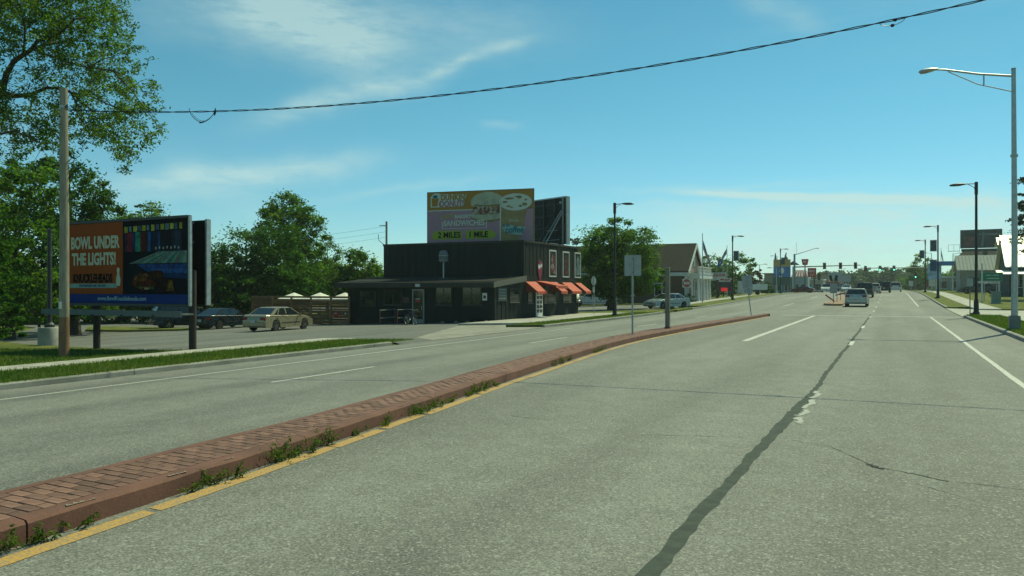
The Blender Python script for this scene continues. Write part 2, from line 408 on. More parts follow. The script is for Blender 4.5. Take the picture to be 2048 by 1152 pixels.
# lane markings
def line(name, xf, ya, yb, w, m, wob=.006, step=.8, zo=.004):
    mb = MB(); ys = frange(ya, yb, step); vs = []
    for y in ys:
        x = val(xf, y)+random.uniform(-wob, wob)
        for e in (-1, 1):
            X = x+e*w/2+random.uniform(-wob, wob); vs.append((X, y, gz(X, y)+zo))
    mb.add(vs, [(2*i, 2*i+1, 2*i+3, 2*i+2) for i in range(len(ys)-1)]); return mb.build(name, m, road)
yl = smooth_tab([(-12, -4.1), (2.65, -4.87), (3.58, -5.02), (4.82, -5.16), (6.57, -5.36), (10.4, -5.88), (14, -6.36), (20, -7.1), (24, -7.4), (31, -7.28), (40, -6.86), (47.2, -6.55)])
Y = -8
while Y < 47:
    y1 = min(Y+random.choice([1.1, 1.5, 2.0, 2.4]), 47); s = random.uniform(-.02, .02)
    line('yellow_line', lambda y: interp(yl, y)+.02+s, Y, y1-random.choice([.03, .06, .10]), .15, YLINE, .004, .4); Y = y1
line('edge_line', 2.05, -20, 50, .11, WLINE); line('edge_line', 2.02, 70, 185, .11, WLINE)
line('turn_lane_line', -4.18, 24.8, 49.0, .20, WLINE)
for a in (-18, -9.0, ): line('lane_dash', -1.1, a, a+3, .11, WLINE2)
for a, b in ((24.4, 26.2), (35.0, 37.2), (47.8, 49.2), (58, 60), (67, 69), (79, 81), (90, 93), (102, 105), (116, 119), (130, 133)): line('lane_dash', -1.08, a, b, .12, WLINE)
for a, b in ((10.0, 10.5), (10.62, 11.2), (11.3, 12.25), (12.4, 13.3)): line('lane_dash', lambda y: -1.06+.03*math.sin(y*7), a, b, .085, WLINE2, .022, .05)
line('edge_line', -13.85, -10, 34, .11, WLINE); 
line('edge_line', -13.85, 66, 185, .11, WLINE2)
for a in (12.7, 24.5, 36.5, 48.5): line('lane_dash', -10.85, a-1.7, a+1.6, .11, WLINE)
for a in (70, 96, 122): line('lane_dash', -8.5, a, a+8, .12, WLINE)
def cross_line(name, Ya, Yb, xa, xb, w, m, wob, step=.25, zo=.003, amp=0):
    mb = MB(); xs = frange(xa, xb, step); vs = []; dr = 0
    for i, x in enumerate(xs):
        t = (x-xa)/(xb-xa); dr += random.uniform(-amp, amp); y = Ya+(Yb-Ya)*t+dr; ww = w*random.uniform(1-wob, 1+wob)
        vs += [(x, y-ww/2, gz(x, y)+zo), (x, y+ww/2, gz(x, y)+zo)]
    mb.add(vs, [(2*i, 2*i+2, 2*i+3, 2*i+1) for i in range(len(xs)-1)]); return mb.build(name, m, road)
cross_line('crosswalk_band', 49.6, 50.2, -6.2, 3.6, .45, WORN, .05)
for i in range(26):
    x = -1.0+i*.18; line('crosswalk_tick', x, 49.72, 50.12, .06, WLINE2, .004, .4, .0065)
# seals and cracks
mb = MB(); ys = frange(1.5, 52, .14); vs = []; dx = 0
for y in ys:
    dx = dx*.94+random.uniform(-.009, .009); x = interp([(1.5, -1.30), (8, -1.25), (10, -1.19), (13, -1.13), (50, -1.14)], y)+dx
    w = interp([(1.5, .135), (8, .115), (11, .16), (14, .085), (50, .08)], y)*random.uniform(.85, 1.15)
    vs += [(x-w/2+random.uniform(-.012, .012), y, .0022), (x+w/2+random.uniform(-.012, .012), y, .0022)]
mb.add([(a, b, gz(a, b)+c) for a, b, c in vs], [(2*i, 2*i+1, 2*i+3, 2*i+2) for i in range(len(ys)-1)]); mb.build('crack_seal', SEAL, road)
cross_line('crack', 8.4, 8.75, -2.6, -1.5, .010, SEAL, .7, .14, .0026, .015)
cross_line('crack', 8.9, 8.72, -1.0, -.56, .008, SEAL, .6, .10, .0026, .01)
cross_line('crack', 8.68, 7.92, -.56, -.12, .014, CRACK, .7, .035, .003, .02)
cross_line('crack', 7.92, 7.62, -.14, .45, .022, CRACK, .8, .04, .003, .018)
cross_line('crack', 7.62, 7.60, .44, 1.0, .008, CRACK, .7, .05, .003, .012)
cross_line('crack', 7.40, 6.98, .2, .6, .007, SEAL, .7, .05, .003, .012)
cross_line('crack', 8.9, 8.8, -4.5, -3.9, .010, SEAL, .7, .08, .0026, .012)
for (cx, cy) in ((-.14, 7.92), (-.08, 7.86), (-.19, 7.98)):
    pts = [(cx+random.uniform(.02, .05)*math.cos(a*.9), cy+random.uniform(.02, .06)*math.sin(a*.9)) for a in range(7)]
    patch('pothole', pts, .0035, CRACK, road)

# left kerb, verge, sidewalk, lots
kerb_run('kerb', LKERB, -20, 21.5, .16, .12, KERB, side=1, sec=4.5)
kerb_run('kerb', LKERB-.25, 35.0, 57.5, .16, .12, KERB, side=1, sec=3.0)
strip_v = lambda nm, a, b, ya, yb, m=GRASS, zo=.10, xs=2: struct(strip(nm, a, b, ya, yb, zo, m, xs=xs))
strip_v('verge', -19.05, lambda y: LKERB-.155, -20, 20.6)
struct(patch('verge', [(-19.05, 20.6), (-15.7, 20.6), (-15.7, 21.3), (-16.3, 22.6), (-17.2, 23.4), (-19.05, 23.2)], .10, GRASS))
sw = struct(strip('sidewalk', -20.85, -19.06, -20, 24.0, .112, CONC, xs=1, step=1.5))
patch('grass_plot', [(-70, -20), (-20.86, -20), (-20.86, 17.1), (-24, 17.7), (-29, 18.8), (-35, 20.3), (-45, 24), (-70, 33)], .085, GRASS)['kind'] = 'structure'
patch('parking_lot', [(-100, 38.5), (-70, 36), (-57, 34), (-45, 24), (-35, 20.3), (-29, 18.8), (-24, 17.6), (-20.86, 17.1), (-20.86, 23.8), (-17.0, 23.4), (LKERB+.02, 22), (LKERB+.02, 36), (-18.8, 34.8), (-22.9, 42), (-23, 60), (-100, 60)], .006, LOT)['kind'] = 'structure'
patch('traffic_island', [(-49, 32.5), (-42, 34.2), (-41, 36), (-47, 37.0), (-53, 35.5)], .13, GRASS, thick=.3)['kind'] = 'structure'
# apron, concrete walk and grass strip beside the dark building
patch('driveway_apron', [(-22.9, 43), (-22.9, 38.5), (-17.6, 26), (-15.6, 24.2), (-15.6, 35.2), (-17.4, 35.6), (-18.6, 37.5)], .011, ground_mat('apron', (.27, .255, .215), 'concrete'))['kind'] = 'structure'
struct(strip('sidewalk', -23.05, -18.0, 38.5, 57.8, .118, CONC, xs=3))
struct(patch('verge', [(-18.2, 35.3), (-16.0, 35.1), (-15.95, 56.5), (-17.8, 56.5), (-18.0, 40)], .13, GRASS))
# joints in the sidewalks
JOINT = mat('joint', (.16, .15, .13), .9)
for y in frange(-6, 23.5, 1.5): cross_line('joint', y, y, -20.85, -19.06, .02, JOINT, .1, .9, .116).parent = sw
# beyond the building
patch('side_lot', [(-70, 70), (-23, 59.5), (-19.2, 63.5), (-18.2, 70), (-21.5, 86), (-70, 92)], .01, LOT)['kind'] = 'structure'
struct(patch('lawn', [(-30, 57.8), (-16.0, 57.0), (-16.2, 62.3), (-18.9, 64.0), (-22.5, 60.8), (-30, 62.3)], .13, GRASS))
struct(strip('sidewalk', -20.4, -18.6, 70.5, 180, .135, CONC)); struct(strip('verge', -18.59, -15.72, 73, 180, .12, GRASS))
struct(strip('lawn', -60, -20.41, 84, 180, .11, GRASS, xs=6))
kerb_run('kerb', LKERB, 66, 180, .15, .12, KERB, side=1, sec=8, step=2)
struct(patch('traffic_island', [(-15.7, 61.2), (-16.9, 63.8), (-16.6, 68.2), (-15.72, 68.2)], .12, GRASS, thick=.2))
# right side
kerb_run('kerb', RKERB, -20, 50.4, .15, .13, KERB, side=-1, sec=3); kerb_run('kerb', RKERB, 66, 180, .15, .13, KERB, side=-1, sec=6, step=2)
struct(strip('verge', RKERB+.14, 5.6, -20, 51.0, .115, GRASS, xs=2)); struct(strip('verge', RKERB+.14, lambda y: 4.0 if y < 66.5 else 5.4, 66, 180, .115, GRASS))
struct(strip('sidewalk', 5.61, 7.3, -20, 48, .125, CONC)); struct(strip('sidewalk', 5.41, 7.0, 63, 180, .125, CONC))
struct(patch('driveway_apron', [(RKERB, 51), (5.6, 51.0), (5.62, 48.02), (40, 48.02), (40, 62.9), (5.4, 62.9), (5.4, 64.5), (RKERB, 66)], .03, CONC))
struct(strip('lawn', 7.01, 45, 62.95, 180, .12, GRASS, xs=4)); struct(strip('lawn', 7.31, 40, -20, 47.95, .12, GRASS, xs=4))
# second median ahead, with its own kerb
m2 = MB(); pts = [(-4.45+.0, 70), (-3.75, 70.6), (-3.75, 150), (-5.0, 150), (-5.35, 72), (-5.0, 70.3)]
MEDC = ground_mat('painted median concrete', (.30, .18, .12), 'concrete')
struct(patch('median', pts, .15, MEDC, thick=.25))
line('yellow_line', -3.62, 70.6, 150, .12, YLINE)

# ------------------------------------------------------------------ shared object materials
WOOD = mat('weathered pole wood', (.30, .255, .185), .8, var=.3, scale=3, stretch=(6, 6, .5), bump=.5, bscale=30)
WOODB = mat('pole foot wood', (.23, .125, .062), .8, var=.35, scale=3, stretch=(6, 6, .6), bump=.4)
DARKWOOD = mat('dark creosoted wood', (.035, .026, .020), .8, var=.4, scale=4, bump=.3)
STEEL = mat('galvanised steel', (.42, .43, .42), .45, .75, var=.2, scale=6)
STEELD = mat('dull sign back', (.36, .38, .36), .6, .25, var=.15, scale=5)
BLACK = mat('black pole paint', (.012, .013, .014), .45, var=.25, scale=5)
GREYM = mat('dark grey metal', (.05, .052, .055), .5, .3, var=.25, scale=5)
WHITE = mat('white paint', (.68, .68, .64), .6, var=.10, scale=3)
OFFW = mat('off white paint', (.55, .55, .50), .6, var=.12, scale=3)
REDP = mat('red paint', (.42, .025, .025), .5, var=.12, scale=4)
GREENP = mat('green sign sheet', (.012, .16, .085), .5, var=.1, scale=2)
BLUEP = mat('blue print', (.010, .035, .17), .8, spec=.1, var=.1)
BARK = mat('bark', (.055, .042, .030), .9, var=.4, scale=5, stretch=(3, 3, .7), bump=.6, bscale=14)
CABLE = mat('cable sheath', (.015, .015, .016), .5)
GLASS = mat('dark window glass', (.012, .020, .020), .06, 0, var=.1, spec=.6)
CARGLASS = mat('car glass', (.010, .016, .017), .05, 0, var=.1, spec=.7)
TYRE = mat('tyre rubber', (.014, .014, .014), .8)
RIM = mat('alloy rim', (.42, .43, .42), .3, .8)
TAIL = mat('tail lamp red', (.20, .012, .012), .25)
HEAD = mat('head lamp', (.55, .57, .55), .15, .3)
CHROME = mat('chrome trim', (.5, .5, .5), .15, .9)
PLATE = mat('number plate', (.5, .5, .46), .5)

# ------------------------------------------------------------------ foliage
def leaf_mesh(name, pts, size, m, squash=.6):
    """one quad-ish leaf per point"""
    n = len(pts); s = size*rng.uniform(.6, 1.3, n)[:, None]
    nrm = rng.normal(size=(n, 3)); nrm[:, 2] = np.abs(nrm[:, 2])+.35; nrm /= np.linalg.norm(nrm, axis=1)[:, None]
    a = np.cross(nrm, rng.normal(size=(n, 3))); a /= np.linalg.norm(a, axis=1)[:, None]; b = np.cross(nrm, a)
    q = np.empty((n, 4, 3)); bend = nrm*s*.18
    q[:, 0] = pts-a*s*.55; q[:, 1] = pts+b*s*squash*.5+bend; q[:, 2] = pts+a*s*.55; q[:, 3] = pts-b*s*squash*.5+bend
    me = bpy.data.meshes.new(name); me.vertices.add(n*4); me.vertices.foreach_set('co', q.reshape(-1).astype(np.float32))
    me.loops.add(n*4); me.loops.foreach_set('vertex_index', np.arange(n*4, dtype=np.int32))
    me.polygons.add(n); me.polygons.foreach_set('loop_start', np.arange(0, n*4, 4, dtype=np.int32))
    me.update(calc_edges=True); me.materials.append(m); return me
def cloud_pts(blobs, n, clump=.26, fill=.45, per=70):
    """clumped points: blobs = [(centre, (rx,ry,rz))]"""
    vol = np.array([b[1][0]*b[1][1]+b[1][0]*b[1][2] for b in blobs]); vol = vol/vol.sum(); out = []
    for (c, r), f in zip(blobs, vol):
        nb = max(8, int(n*f)); k = max(6, nb//per); r = np.array(r)
        d = rng.normal(size=(k, 3)); d /= np.linalg.norm(d, axis=1)[:, None]
        rad = rng.uniform(fill, 1.0, k)**.6; cc = d*rad[:, None]
        w = rng.uniform(.5, 1.5, k); idx = rng.choice(k, nb, p=w/w.sum())
        sp = rng.uniform(.6, 1.35, k)[idx][:, None]*clump
        p = cc[idx]+rng.normal(size=(nb, 3))*sp*np.array([.55, .55, .38])
        out.append(p*r+np.array(c))
    return np.concatenate(out)
LF = {'maple': leaf_mat('leaf maple', (.046, .125, .014), (.115, .200, .026), .5), 'dark': leaf_mat('leaf dark', (.026, .082, .012), (.068, .145, .020)),
      'light': leaf_mat('leaf light', (.075, .150, .020), (.125, .195, .032), .5), 'locust': leaf_mat('leaf locust', (.050, .118, .016), (.105, .170, .030), .5),
      'pine': leaf_mat('needles', (.016, .040, .016), (.030, .060, .022), .15), 'purple': leaf_mat('leaf purple', (.050, .020, .024), (.075, .030, .030), .3),
      'weed': leaf_mat('leaf weed', (.070, .130, .020), (.120, .165, .035), .4), 'far': leaf_mat('leaf far', (.030, .070, .022), (.055, .100, .032), .3)}
def tree(name, label, base, trunk_r, blobs, n, leaf, m, group=None, limbs=5, cat='tree', clump=.26, fill=.45, seg=8, trunk_top=.6):
    """base (X,Y,z); blobs in world coordinates"""
    root = thing(name, label, cat, base, 0, group); B = Vector(base)
    zt = max(b[0][2] for b in blobs); zt = B.z+(zt-B.z)*trunk_top
    mb = MB(); top = Vector((0, 0, zt-B.z)); c0 = Vector(blobs[0][0])-B; top.x, top.y = c0.x*.7, c0.y*.7
    pts = [Vector((0, 0, -.15)), Vector((0, 0, top.z*.12)), Vector((top.x*.25, top.y*.25, top.z*.45)), Vector((top.x*.7, top.y*.7, top.z*.8)), top]
    mb.tube(pts, [trunk_r*1.35, trunk_r, trunk_r*.8, trunk_r*.5, trunk_r*.2], seg)
    for i in range(limbs):
        c, r = blobs[i % len(blobs)]; t = random.uniform(.35, .8); p0 = pts[2].lerp(pts[3], t)
        p2 = Vector(c)-B+Vector((random.uniform(-.7, .7)*r[0], random.uniform(-.7, .7)*r[1], random.uniform(-.3, .6)*r[2])); p1 = p0.lerp(p2, .5)+Vector((0, 0, .12*(p2-p0).length))
        mb.tube([p0, p1, p2], [trunk_r*.42, trunk_r*.26, trunk_r*.06], 6)
    mb.build('trunk', BARK, root, smooth=True)
    me = leaf_mesh('crown', cloud_pts([(tuple(Vector(c)-B), r) for c, r in blobs], n, clump, fill), leaf, m)
    link('crown', me, root); return root
def B(px, py, rpx, d, rd=1.0, rv=1.0):
    """a crown blob from its bearing, height and apparent radius at distance d"""
    X, Y = at(px, d); r = rpx*d/1500; return ((X, Y, Zp(py, d)), (r, r*rd, r*rv))
def base(px, d): X, Y = at(px, d); return (X, Y, gz(X, Y))

# tree hanging over the corner: crooked limbs, thin foliage
def corner_tree():
    d0 = 28.0; bx = base(-230, 29); root = thing('locust_tree', 'tall thin-leaved tree with crooked bare limbs above the wooden utility pole', 'tree', bx)
    O = Vector(bx)
    def P(px, py, dd=0.0): X, Y = at(px, d0+dd); return Vector((X, Y, Zp(py, d0+dd)))-O
    limbs = [([(-230, 700, 1), (-215, 560, 1), (-180, 420, .8), (-110, 300, .5), (-40, 215, 0), (4, 186, 0)], .34, .15),
             ([(4, 186, 0), (12, 150, -.2), (28, 122, -.4), (62, 100, -.5), (75, 82, -.6), (98, 76, -.8), (128, 60, -1), (150, 38, -1.2), (200, 32, -1.6)], .13, .02),
             ([(62, 98, -.5), (100, 88, .2), (135, 80, .6), (180, 84, 1.0), (215, 100, 1.4)], .07, .012),
             ([(66, 98, -.5), (100, 112, -1), (135, 124, -1.4), (180, 136, -2), (225, 140, -2.2), (262, 156, -2.4)], .06, .01),
             ([(4, 186, 0), (28, 192, .3), (60, 190, .4), (92, 176, .5), (118, 176, .5), (145, 186, .6), (165, 206, .9), (200, 232, 1.3), (240, 250, 1.6)], .12, .015),
             ([(145, 186, .6), (180, 192, .2), (230, 215, -.2), (270, 235, -.5)], .05, .01), ([(140, 182, .6), (158, 215, .4), (175, 252, .2), (182, 280, 0)], .04, .01),
             ([(100, 88, .2), (118, 60, .8), (140, 20, 1.3), (150, -30, 1.5)], .05, .012), ([(48, 105, -.4), (50, 60, -.8), (40, 10, -1), (60, -40, -1.2)], .05, .012),
             ([(50, 108, -.4), (58, 135, -.6), (78, 142, -.7), (84, 165, -.8)], .025, .006), ([(-40, 215, 0), (-30, 120, -1), (-10, 40, -1.5), (20, -30, -2)], .10, .02),
             ([(-60, 235, 0), (-10, 270, -1), (30, 262, -1.4), (70, 280, -1.8), (110, 300, -2)], .07, .012), ([(126, 126, -1.3), (122, 150, -1.2), (116, 172, -1.2)], .02, .006),
             ([(180, 136, -2), (200, 120, -2.6), (240, 110, -3)], .03, .008), ([(200, 232, 1.3), (228, 280, 1.5), (250, 325, 1.6)], .03, .008), ([(225, 140, -2.2), (262, 180, -1.5), (300, 230, -1)], .03, .008)]
    wood = MB(); tips = []
    for pts, r0, r1 in limbs:
        p = [P(*q) for q in pts]; n = len(p); wood.tube(p, [r0+(r1-r0)*(i/(n-1))**.7 for i in range(n)], 8)
        for i in range(1, n):
            for _ in range(3):
                s = p[i-1].lerp(p[i], random.random()); e = s+Vector((random.uniform(-1, 1), random.uniform(-1, 1), random.uniform(-.9, .6)))*.9
                if r0 < .2: wood.tube([s, s.lerp(e, .5)+Vector((0, 0, .1)), e], [.014, .009, .004], 4); tips.append(e)
    wood.build('trunk', BARK, root, smooth=True)
    # drooping sprays of leaflets
    regs = [(150, 60, 90, 1), (215, 60, 55, 1), (235, 130, 60, 1), (270, 190, 45, 1), (210, 190, 70, .9), (270, 250, 55, 1), (225, 270, 50, .9), (255, 318, 25, .9), (180, 255, 45, .8), (120, 30, 70, .8), (60, 40, 60, .7),
            (20, 20, 50, .9), (10, 90, 35, .4), (110, 130, 60, .6), (60, 235, 70, .9), (20, 265, 60, 1), (110, 255, 55, .8), (150, 290, 30, .7), (90, 160, 45, .35), (-30, 60, 70, 1), (-60, 180, 90, 1), (-80, 280, 80, 1), (150, -40, 110, 1), (30, -50, 110, 1), (240, -10, 30, .4)]
    pts = []
    for px, py, r, w in regs:
        for _ in range(int(r*r*.0135*w)+2):
            a = random.uniform(0, 2*math.pi); q = r*math.sqrt(random.random()); c = P(px+q*math.cos(a), py+q*math.sin(a)*.95, random.gauss(0, 1.5))
            nl = random.randint(18, 44); ln = random.uniform(.18, .40); dv = np.array([random.gauss(0, 1), random.gauss(0, 1), -.55]); dv /= np.linalg.norm(dv)
            t = rng.uniform(-1, 1, nl)[:, None]; pts.append(np.array(c)+t*dv*ln+rng.normal(size=(nl, 3))*np.array([.085, .085, .06]))
    for e in tips:
        nl = 14; pts.append(np.array(e)+rng.normal(size=(nl, 3))*.12)
    pts = np.concatenate(pts); link('crown', leaf_mesh('crown', pts, .11, LF['locust'], .55), root)
corner_tree()

# wood and shrubs along the left edge of the lot
tree('leafy_tree', 'broad bright green tree behind the wooden utility pole', base(20, 42), .25, [B(20, 430, 95, 42), B(60, 375, 60, 42), B(-60, 420, 100, 42), B(60, 520, 80, 42), B(-20, 560, 90, 42), B(40, 610, 70, 42, 1, .6), B(110, 590, 60, 42, 1, .7)], 21000, .21, LF['maple'], clump=.22)
tree('leafy_tree', 'dark tall tree with ragged top between the pole and the left billboard', base(150, 47), .3, [B(130, 400, 85, 47), B(175, 385, 50, 47), B(200, 440, 50, 47), B(110, 345, 40, 47), B(60, 330, 40, 48), B(150, 500, 90, 47), B(220, 520, 50, 47), B(60, 480, 80, 47), B(170, 580, 80, 47, 1, .7)], 21000, .21, LF['dark'], clump=.22)
tree('shrub', 'dense low green shrubs behind the concrete lamp base', base(80, 50), .1, [B(60, 590, 60, 50, 1, .8), B(130, 600, 55, 50, 1, .7), B(190, 612, 50, 50, 1, .5), B(0, 600, 60, 50)], 9000, .17, LF['light'], cat='shrub', limbs=8)
tree('shrub', 'shaggy dark shrub on the grass at the edge of the lot', base(-20, 29), .06, [B(-10, 560, 55, 29), B(-30, 470, 60, 29), B(15, 630, 32, 29), B(10, 672, 40, 29, 1, .5), B(-50, 620, 70, 29)], 9000, .13, LF['dark'], cat='shrub', limbs=8, clump=.2)
tree('leafy_tree', 'big dark spreading tree behind the parked dark sedan', base(500, 66), .35, [B(480, 510, 60, 66), B(540, 490, 55, 66), B(440, 540, 50, 66), B(560, 545, 55, 66), B(500, 570, 65, 66), B(600, 560, 45, 66), B(430, 590, 45, 66), B(520, 610, 60, 66, 1, .6), B(390, 560, 50, 66), B(330, 580, 60, 66), B(250, 590, 60, 67)], 26000, .25, LF['dark'], limbs=10)
tree('maple_tree', 'tall round maple rising above the wooden slat fence', base(575, 72), .35, [B(575, 470, 62, 72), B(580, 432, 45, 72), B(540, 450, 35, 72), B(615, 445, 34, 72), B(590, 520, 60, 72), B(625, 500, 28, 72), B(610, 560, 50, 72)], 20000, .25, LF['maple'], limbs=8)
tree('leafy_tree', 'slim airy tree between the maple and the dark building', base(655, 76), .2, [B(655, 510, 32, 76), B(640, 550, 35, 76), B(668, 545, 30, 76), B(650, 485, 16, 76)], 4200, .22, LF['maple'], limbs=6, clump=.34)
tree('leafy_tree', 'bushy sunlit tree just left of the black building', base(725, 70), .22, [B(720, 540, 38, 70), B(700, 560, 40, 70), B(745, 560, 32, 70), B(710, 515, 22, 70), B(680, 580, 30, 70)], 10000, .22, LF['maple'], limbs=6)
tree('leafy_tree', 'light crowned tree showing above the left billboard', base(300, 82), .25, [B(295, 450, 48, 82), B(330, 470, 40, 82), B(260, 480, 50, 82), B(300, 530, 60, 82)], 9000, .28, LF['light'], limbs=6)
tree('pine_tree', 'dark pine tip rising above the left billboard', base(298, 90), .25, [B(296, 412, 22, 90, 1, .45), B(312, 425, 26, 90, 1, .3), B(275, 432, 26, 90, 1, .35), B(298, 450, 34, 90, 1, .5), B(298, 500, 45, 90)], 5200, .24, LF['pine'], limbs=10, clump=.2)
tree('maple_tree', 'big rounded maple standing on the lawn beside the side lot', base(1222, 73), .34, [B(1235, 470, 38, 73), B(1200, 500, 50, 73), B(1270, 505, 50, 73), B(1235, 530, 72, 73), B(1180, 545, 42, 73), B(1290, 545, 38, 73), B(1215, 572, 48, 73, 1, .5), B(1285, 570, 35, 73, 1, .6), B(1165, 510, 20, 73)], 26000, .24, LF['maple'], limbs=12, trunk_top=.75)
tree('pine_tree', 'small far conifer showing behind the roof of the black building', base(1152, 150), .2, [B(1152, 480, 12, 150, 1, .5), B(1150, 500, 18, 150), B(1152, 530, 24, 150)], 900, .5, LF['pine'])
tree('leafy_tree', 'wide green tree behind the flagpoles', base(1445, 150), .4, [B(1430, 545, 36, 150), B(1470, 540, 34, 150), B(1490, 535, 20, 150), B(1410, 555, 30, 150), B(1500, 560, 20, 150), B(1450, 520, 14, 150), B(1455, 565, 40, 150, 1, .5), B(1395, 570, 25, 150)], 9000, .42, LF['maple'], limbs=8)
tree('purple_leaf_tree', 'small purple-leaved tree beside the far sign poles', base(1512, 135), .12, [B(1512, 558, 14, 135), B(1510, 570, 13, 135), B(1515, 545, 8, 135)], 1800, .3, LF['purple'], limbs=4)
tree('conifer_bush', 'low cone-shaped evergreen bush on the far lawn', base(1533, 130), .08, [B(1533, 580, 11, 130, 1, .8), B(1534, 571, 6, 130), B(1541, 578, 8, 130)], 1500, .25, LF['dark'], cat='bush', limbs=4)
tree('leafy_tree', 'large round tree across the junction behind the signal mast', base(1842, 240), .45, [B(1840, 545, 30, 240), B(1825, 560, 24, 240), B(1862, 552, 24, 240), B(1845, 525, 20, 240), B(1815, 540, 12, 240), B(1850, 575, 34, 240, 1, .6)], 7000, .6, LF['maple'], limbs=6)
tree('leafy_tree', 'pale willow-like tree beyond the blue and white sign', base(1905, 170), .3, [B(1905, 555, 18, 170), B(1895, 570, 22, 170), B(1920, 565, 20, 170)], 3000, .45, LF['light'])
tree('shrub', 'dark hedge under the low grey building', base(1900, 150), .1, [B(1880, 588, 18, 150, 1, .5), B(1905, 590, 18, 150, 1, .5), B(1925, 582, 14, 150)], 2200, .35, LF['dark'], cat='hedge', limbs=4)
tree('pine_tree', 'tall pine at the far right behind the bright metal roof', base(2075, 75), .16, [B(2072, 360, 30, 75, 1, .35), B(2068, 385, 30, 75, 1, .3), B(2072, 410, 38, 75, 1, .3), B(2075, 440, 44, 75, 1, .35), B(2075, 480, 50, 75, 1, .5), B(2075, 330, 16, 75, 1, .5)], 9000, .24, LF['pine'], limbs=8, clump=.26, trunk_top=1.0)
for px, d_, lab in ((30, 62, 'dark hedge at the back of the lot left of the pole'), (170, 63, 'dark hedge at the back of the lot behind the billboard posts'), (300, 64, 'dark hedge at the back of the lot under the billboard'), (430, 63, 'dark hedge behind the dark blue-black sedan'), (560, 64, 'dark hedge behind the slat fence')):
    tree('hedge', lab, base(px, d_), .08, [B(px+dx, 612+random.uniform(-10, 8), 44, d_, 1, .9) for dx in (-60, -20, 20, 60)]+[B(px+dx, 580+random.uniform(-14, 10), 38, d_, 1, .9) for dx in (-50, 0, 50)], 9000, .26, LF['dark'], cat='hedge', limbs=6)
# far wood at the end of the road and behind the lots
def far_wood():
    bl = []
    for px in range(1440, 2260, 9):
        d = random.uniform(330, 460); top = interp([(1440, 566), (1600, 556), (1640, 546), (1700, 545), (1790, 538), (1850, 548), (2000, 560), (2260, 556)], px)+random.uniform(-4, 4)
        r = random.uniform(11, 19); bl.append(B(px, top+r, r, d)); bl.append(B(px+random.uniform(-5, 5), top+r*2, r, d, 1, 1.0)); bl.append(B(px+4, 579, r, d))
    for px in range(-600, 1440, 26):
        d = random.uniform(110, 150); r = random.uniform(30, 44); top = 528+random.uniform(-12, 14)
        bl.append(B(px, top+r, r, d)); bl.append(B(px+10, 585, r*1.1, d))
    far = [b for b in bl if b[0][1] > 300 or Vector(b[0]).length > 300]; near = [b for b in bl if b not in far]
    pts = np.concatenate([cloud_pts(near, 80000, .34, .3, 30)]); me = leaf_mesh('wood', pts, .8, LF['far'])
    o = link('near_wood', me); o['kind'] = 'stuff'; o['label'] = 'dense belt of trees behind the lots'
    o = link('far_wood', leaf_mesh('far_wood', cloud_pts(far, 90000, .36, .2, 30), 1.7, LF['far'], .8)); o['kind'] = 'stuff'
    o['label'] = 'belt of far trees along the horizon'
far_wood()
# grass blades on the nearest verges
def blades(name, areas, n):
    P = []
    for (xa, xb, ya, yb, zo, w) in areas:
        k = int(n*w); x = rng.uniform(xa, xb, k); y = rng.uniform(ya, yb, k); z = np.array([gz(a, b) for a, b in zip(x, y)])+zo; P.append(np.stack([x, y, z], 1))
    P = np.concatenate(P); k = len(P); h = rng.uniform(.03, .10, k)[:, None]; a = rng.uniform(0, 6.28, k); d = np.stack([np.cos(a), np.sin(a), np.zeros(k)], 1)*.012
    tip = P+np.concatenate([rng.normal(size=(k, 2))*.025, h], 1); q = np.stack([P-d, P+d, tip], 1).reshape(-1, 3)
    me = bpy.data.meshes.new(name); me.vertices.add(k*3); me.vertices.foreach_set('co', q.reshape(-1).astype(np.float32)); me.loops.add(k*3)
    me.loops.foreach_set('vertex_index', np.arange(k*3, dtype=np.int32)); me.polygons.add(k); me.polygons.foreach_set('loop_start', np.arange(0, k*3, 3, dtype=np.int32))
    me.update(calc_edges=True); me.materials.append(LF['weed']); o = link(name, me); o['kind'] = 'stuff'; o['label'] = 'short grass blades on the verges'
blades('verge_grass', [(-19.12, -15.60, 8, 23, .10, .36), (-34, -20.8, 11, 17.4, .085, .34), (-18.0, -16.0, 35.3, 56, .13, .12), (3.9, 5.6, 24, 51, .115, .25)], 60000)

# ------------------------------------------------------------------ weeds against the median kerb
def weed(label, x, y, s, k):
    z = gz(x, y); o = thing('weed', label, 'weed', (x, y, z), 0, 'weeds growing along the median kerb'); st = MB(); P = []
    for i in range(k):
        e = Vector((random.gauss(0, .09)*s+.02, random.gauss(0, .16)*s, random.uniform(.05, .20)*s)); st.tube([(0, random.uniform(-.08, .08)*s, 0), e*.6+Vector((0, 0, .02)), e], [.004, .003, .0015], 4)
        for _ in range(16): P.append(np.array(e)*random.uniform(.35, 1.05)+rng.normal(size=3)*.022*s)
    st.build('stem', LF['weed'], o); link('leaves', leaf_mesh('leaves', np.array(P), .035, LF['weed'], .4), o)
WL = 'small green weed sprouting from the gutter below the red kerb'
for y, s, k in ((2.9, .7, 6), (3.05, .6, 6), (3.35, .5, 4), (4.45, .6, 5), (4.62, .8, 7), (4.85, .7, 6), (5.55, 1.15, 10), (5.7, .9, 8), (6.0, .7, 6), (6.35, .95, 8), (6.9, .6, 5), (7.6, .7, 6), (8.3, .9, 8), (8.5, .8, 7), (8.8, .7, 6), (9.1, .8, 7), (9.6, .6, 6), (10.3, .8, 8), (10.6, .7, 7), (10.9, .8, 8), (11.4, .6, 6), (15.2, .8, 7), (15.8, .9, 8), (16.4, .6, 6), (18.8, .7, 7), (19.4, .9, 8)):
    weed(WL if s < .85 else 'bushy leafy weed standing as high as the red median kerb', mr(y)+.045, y, s, k)

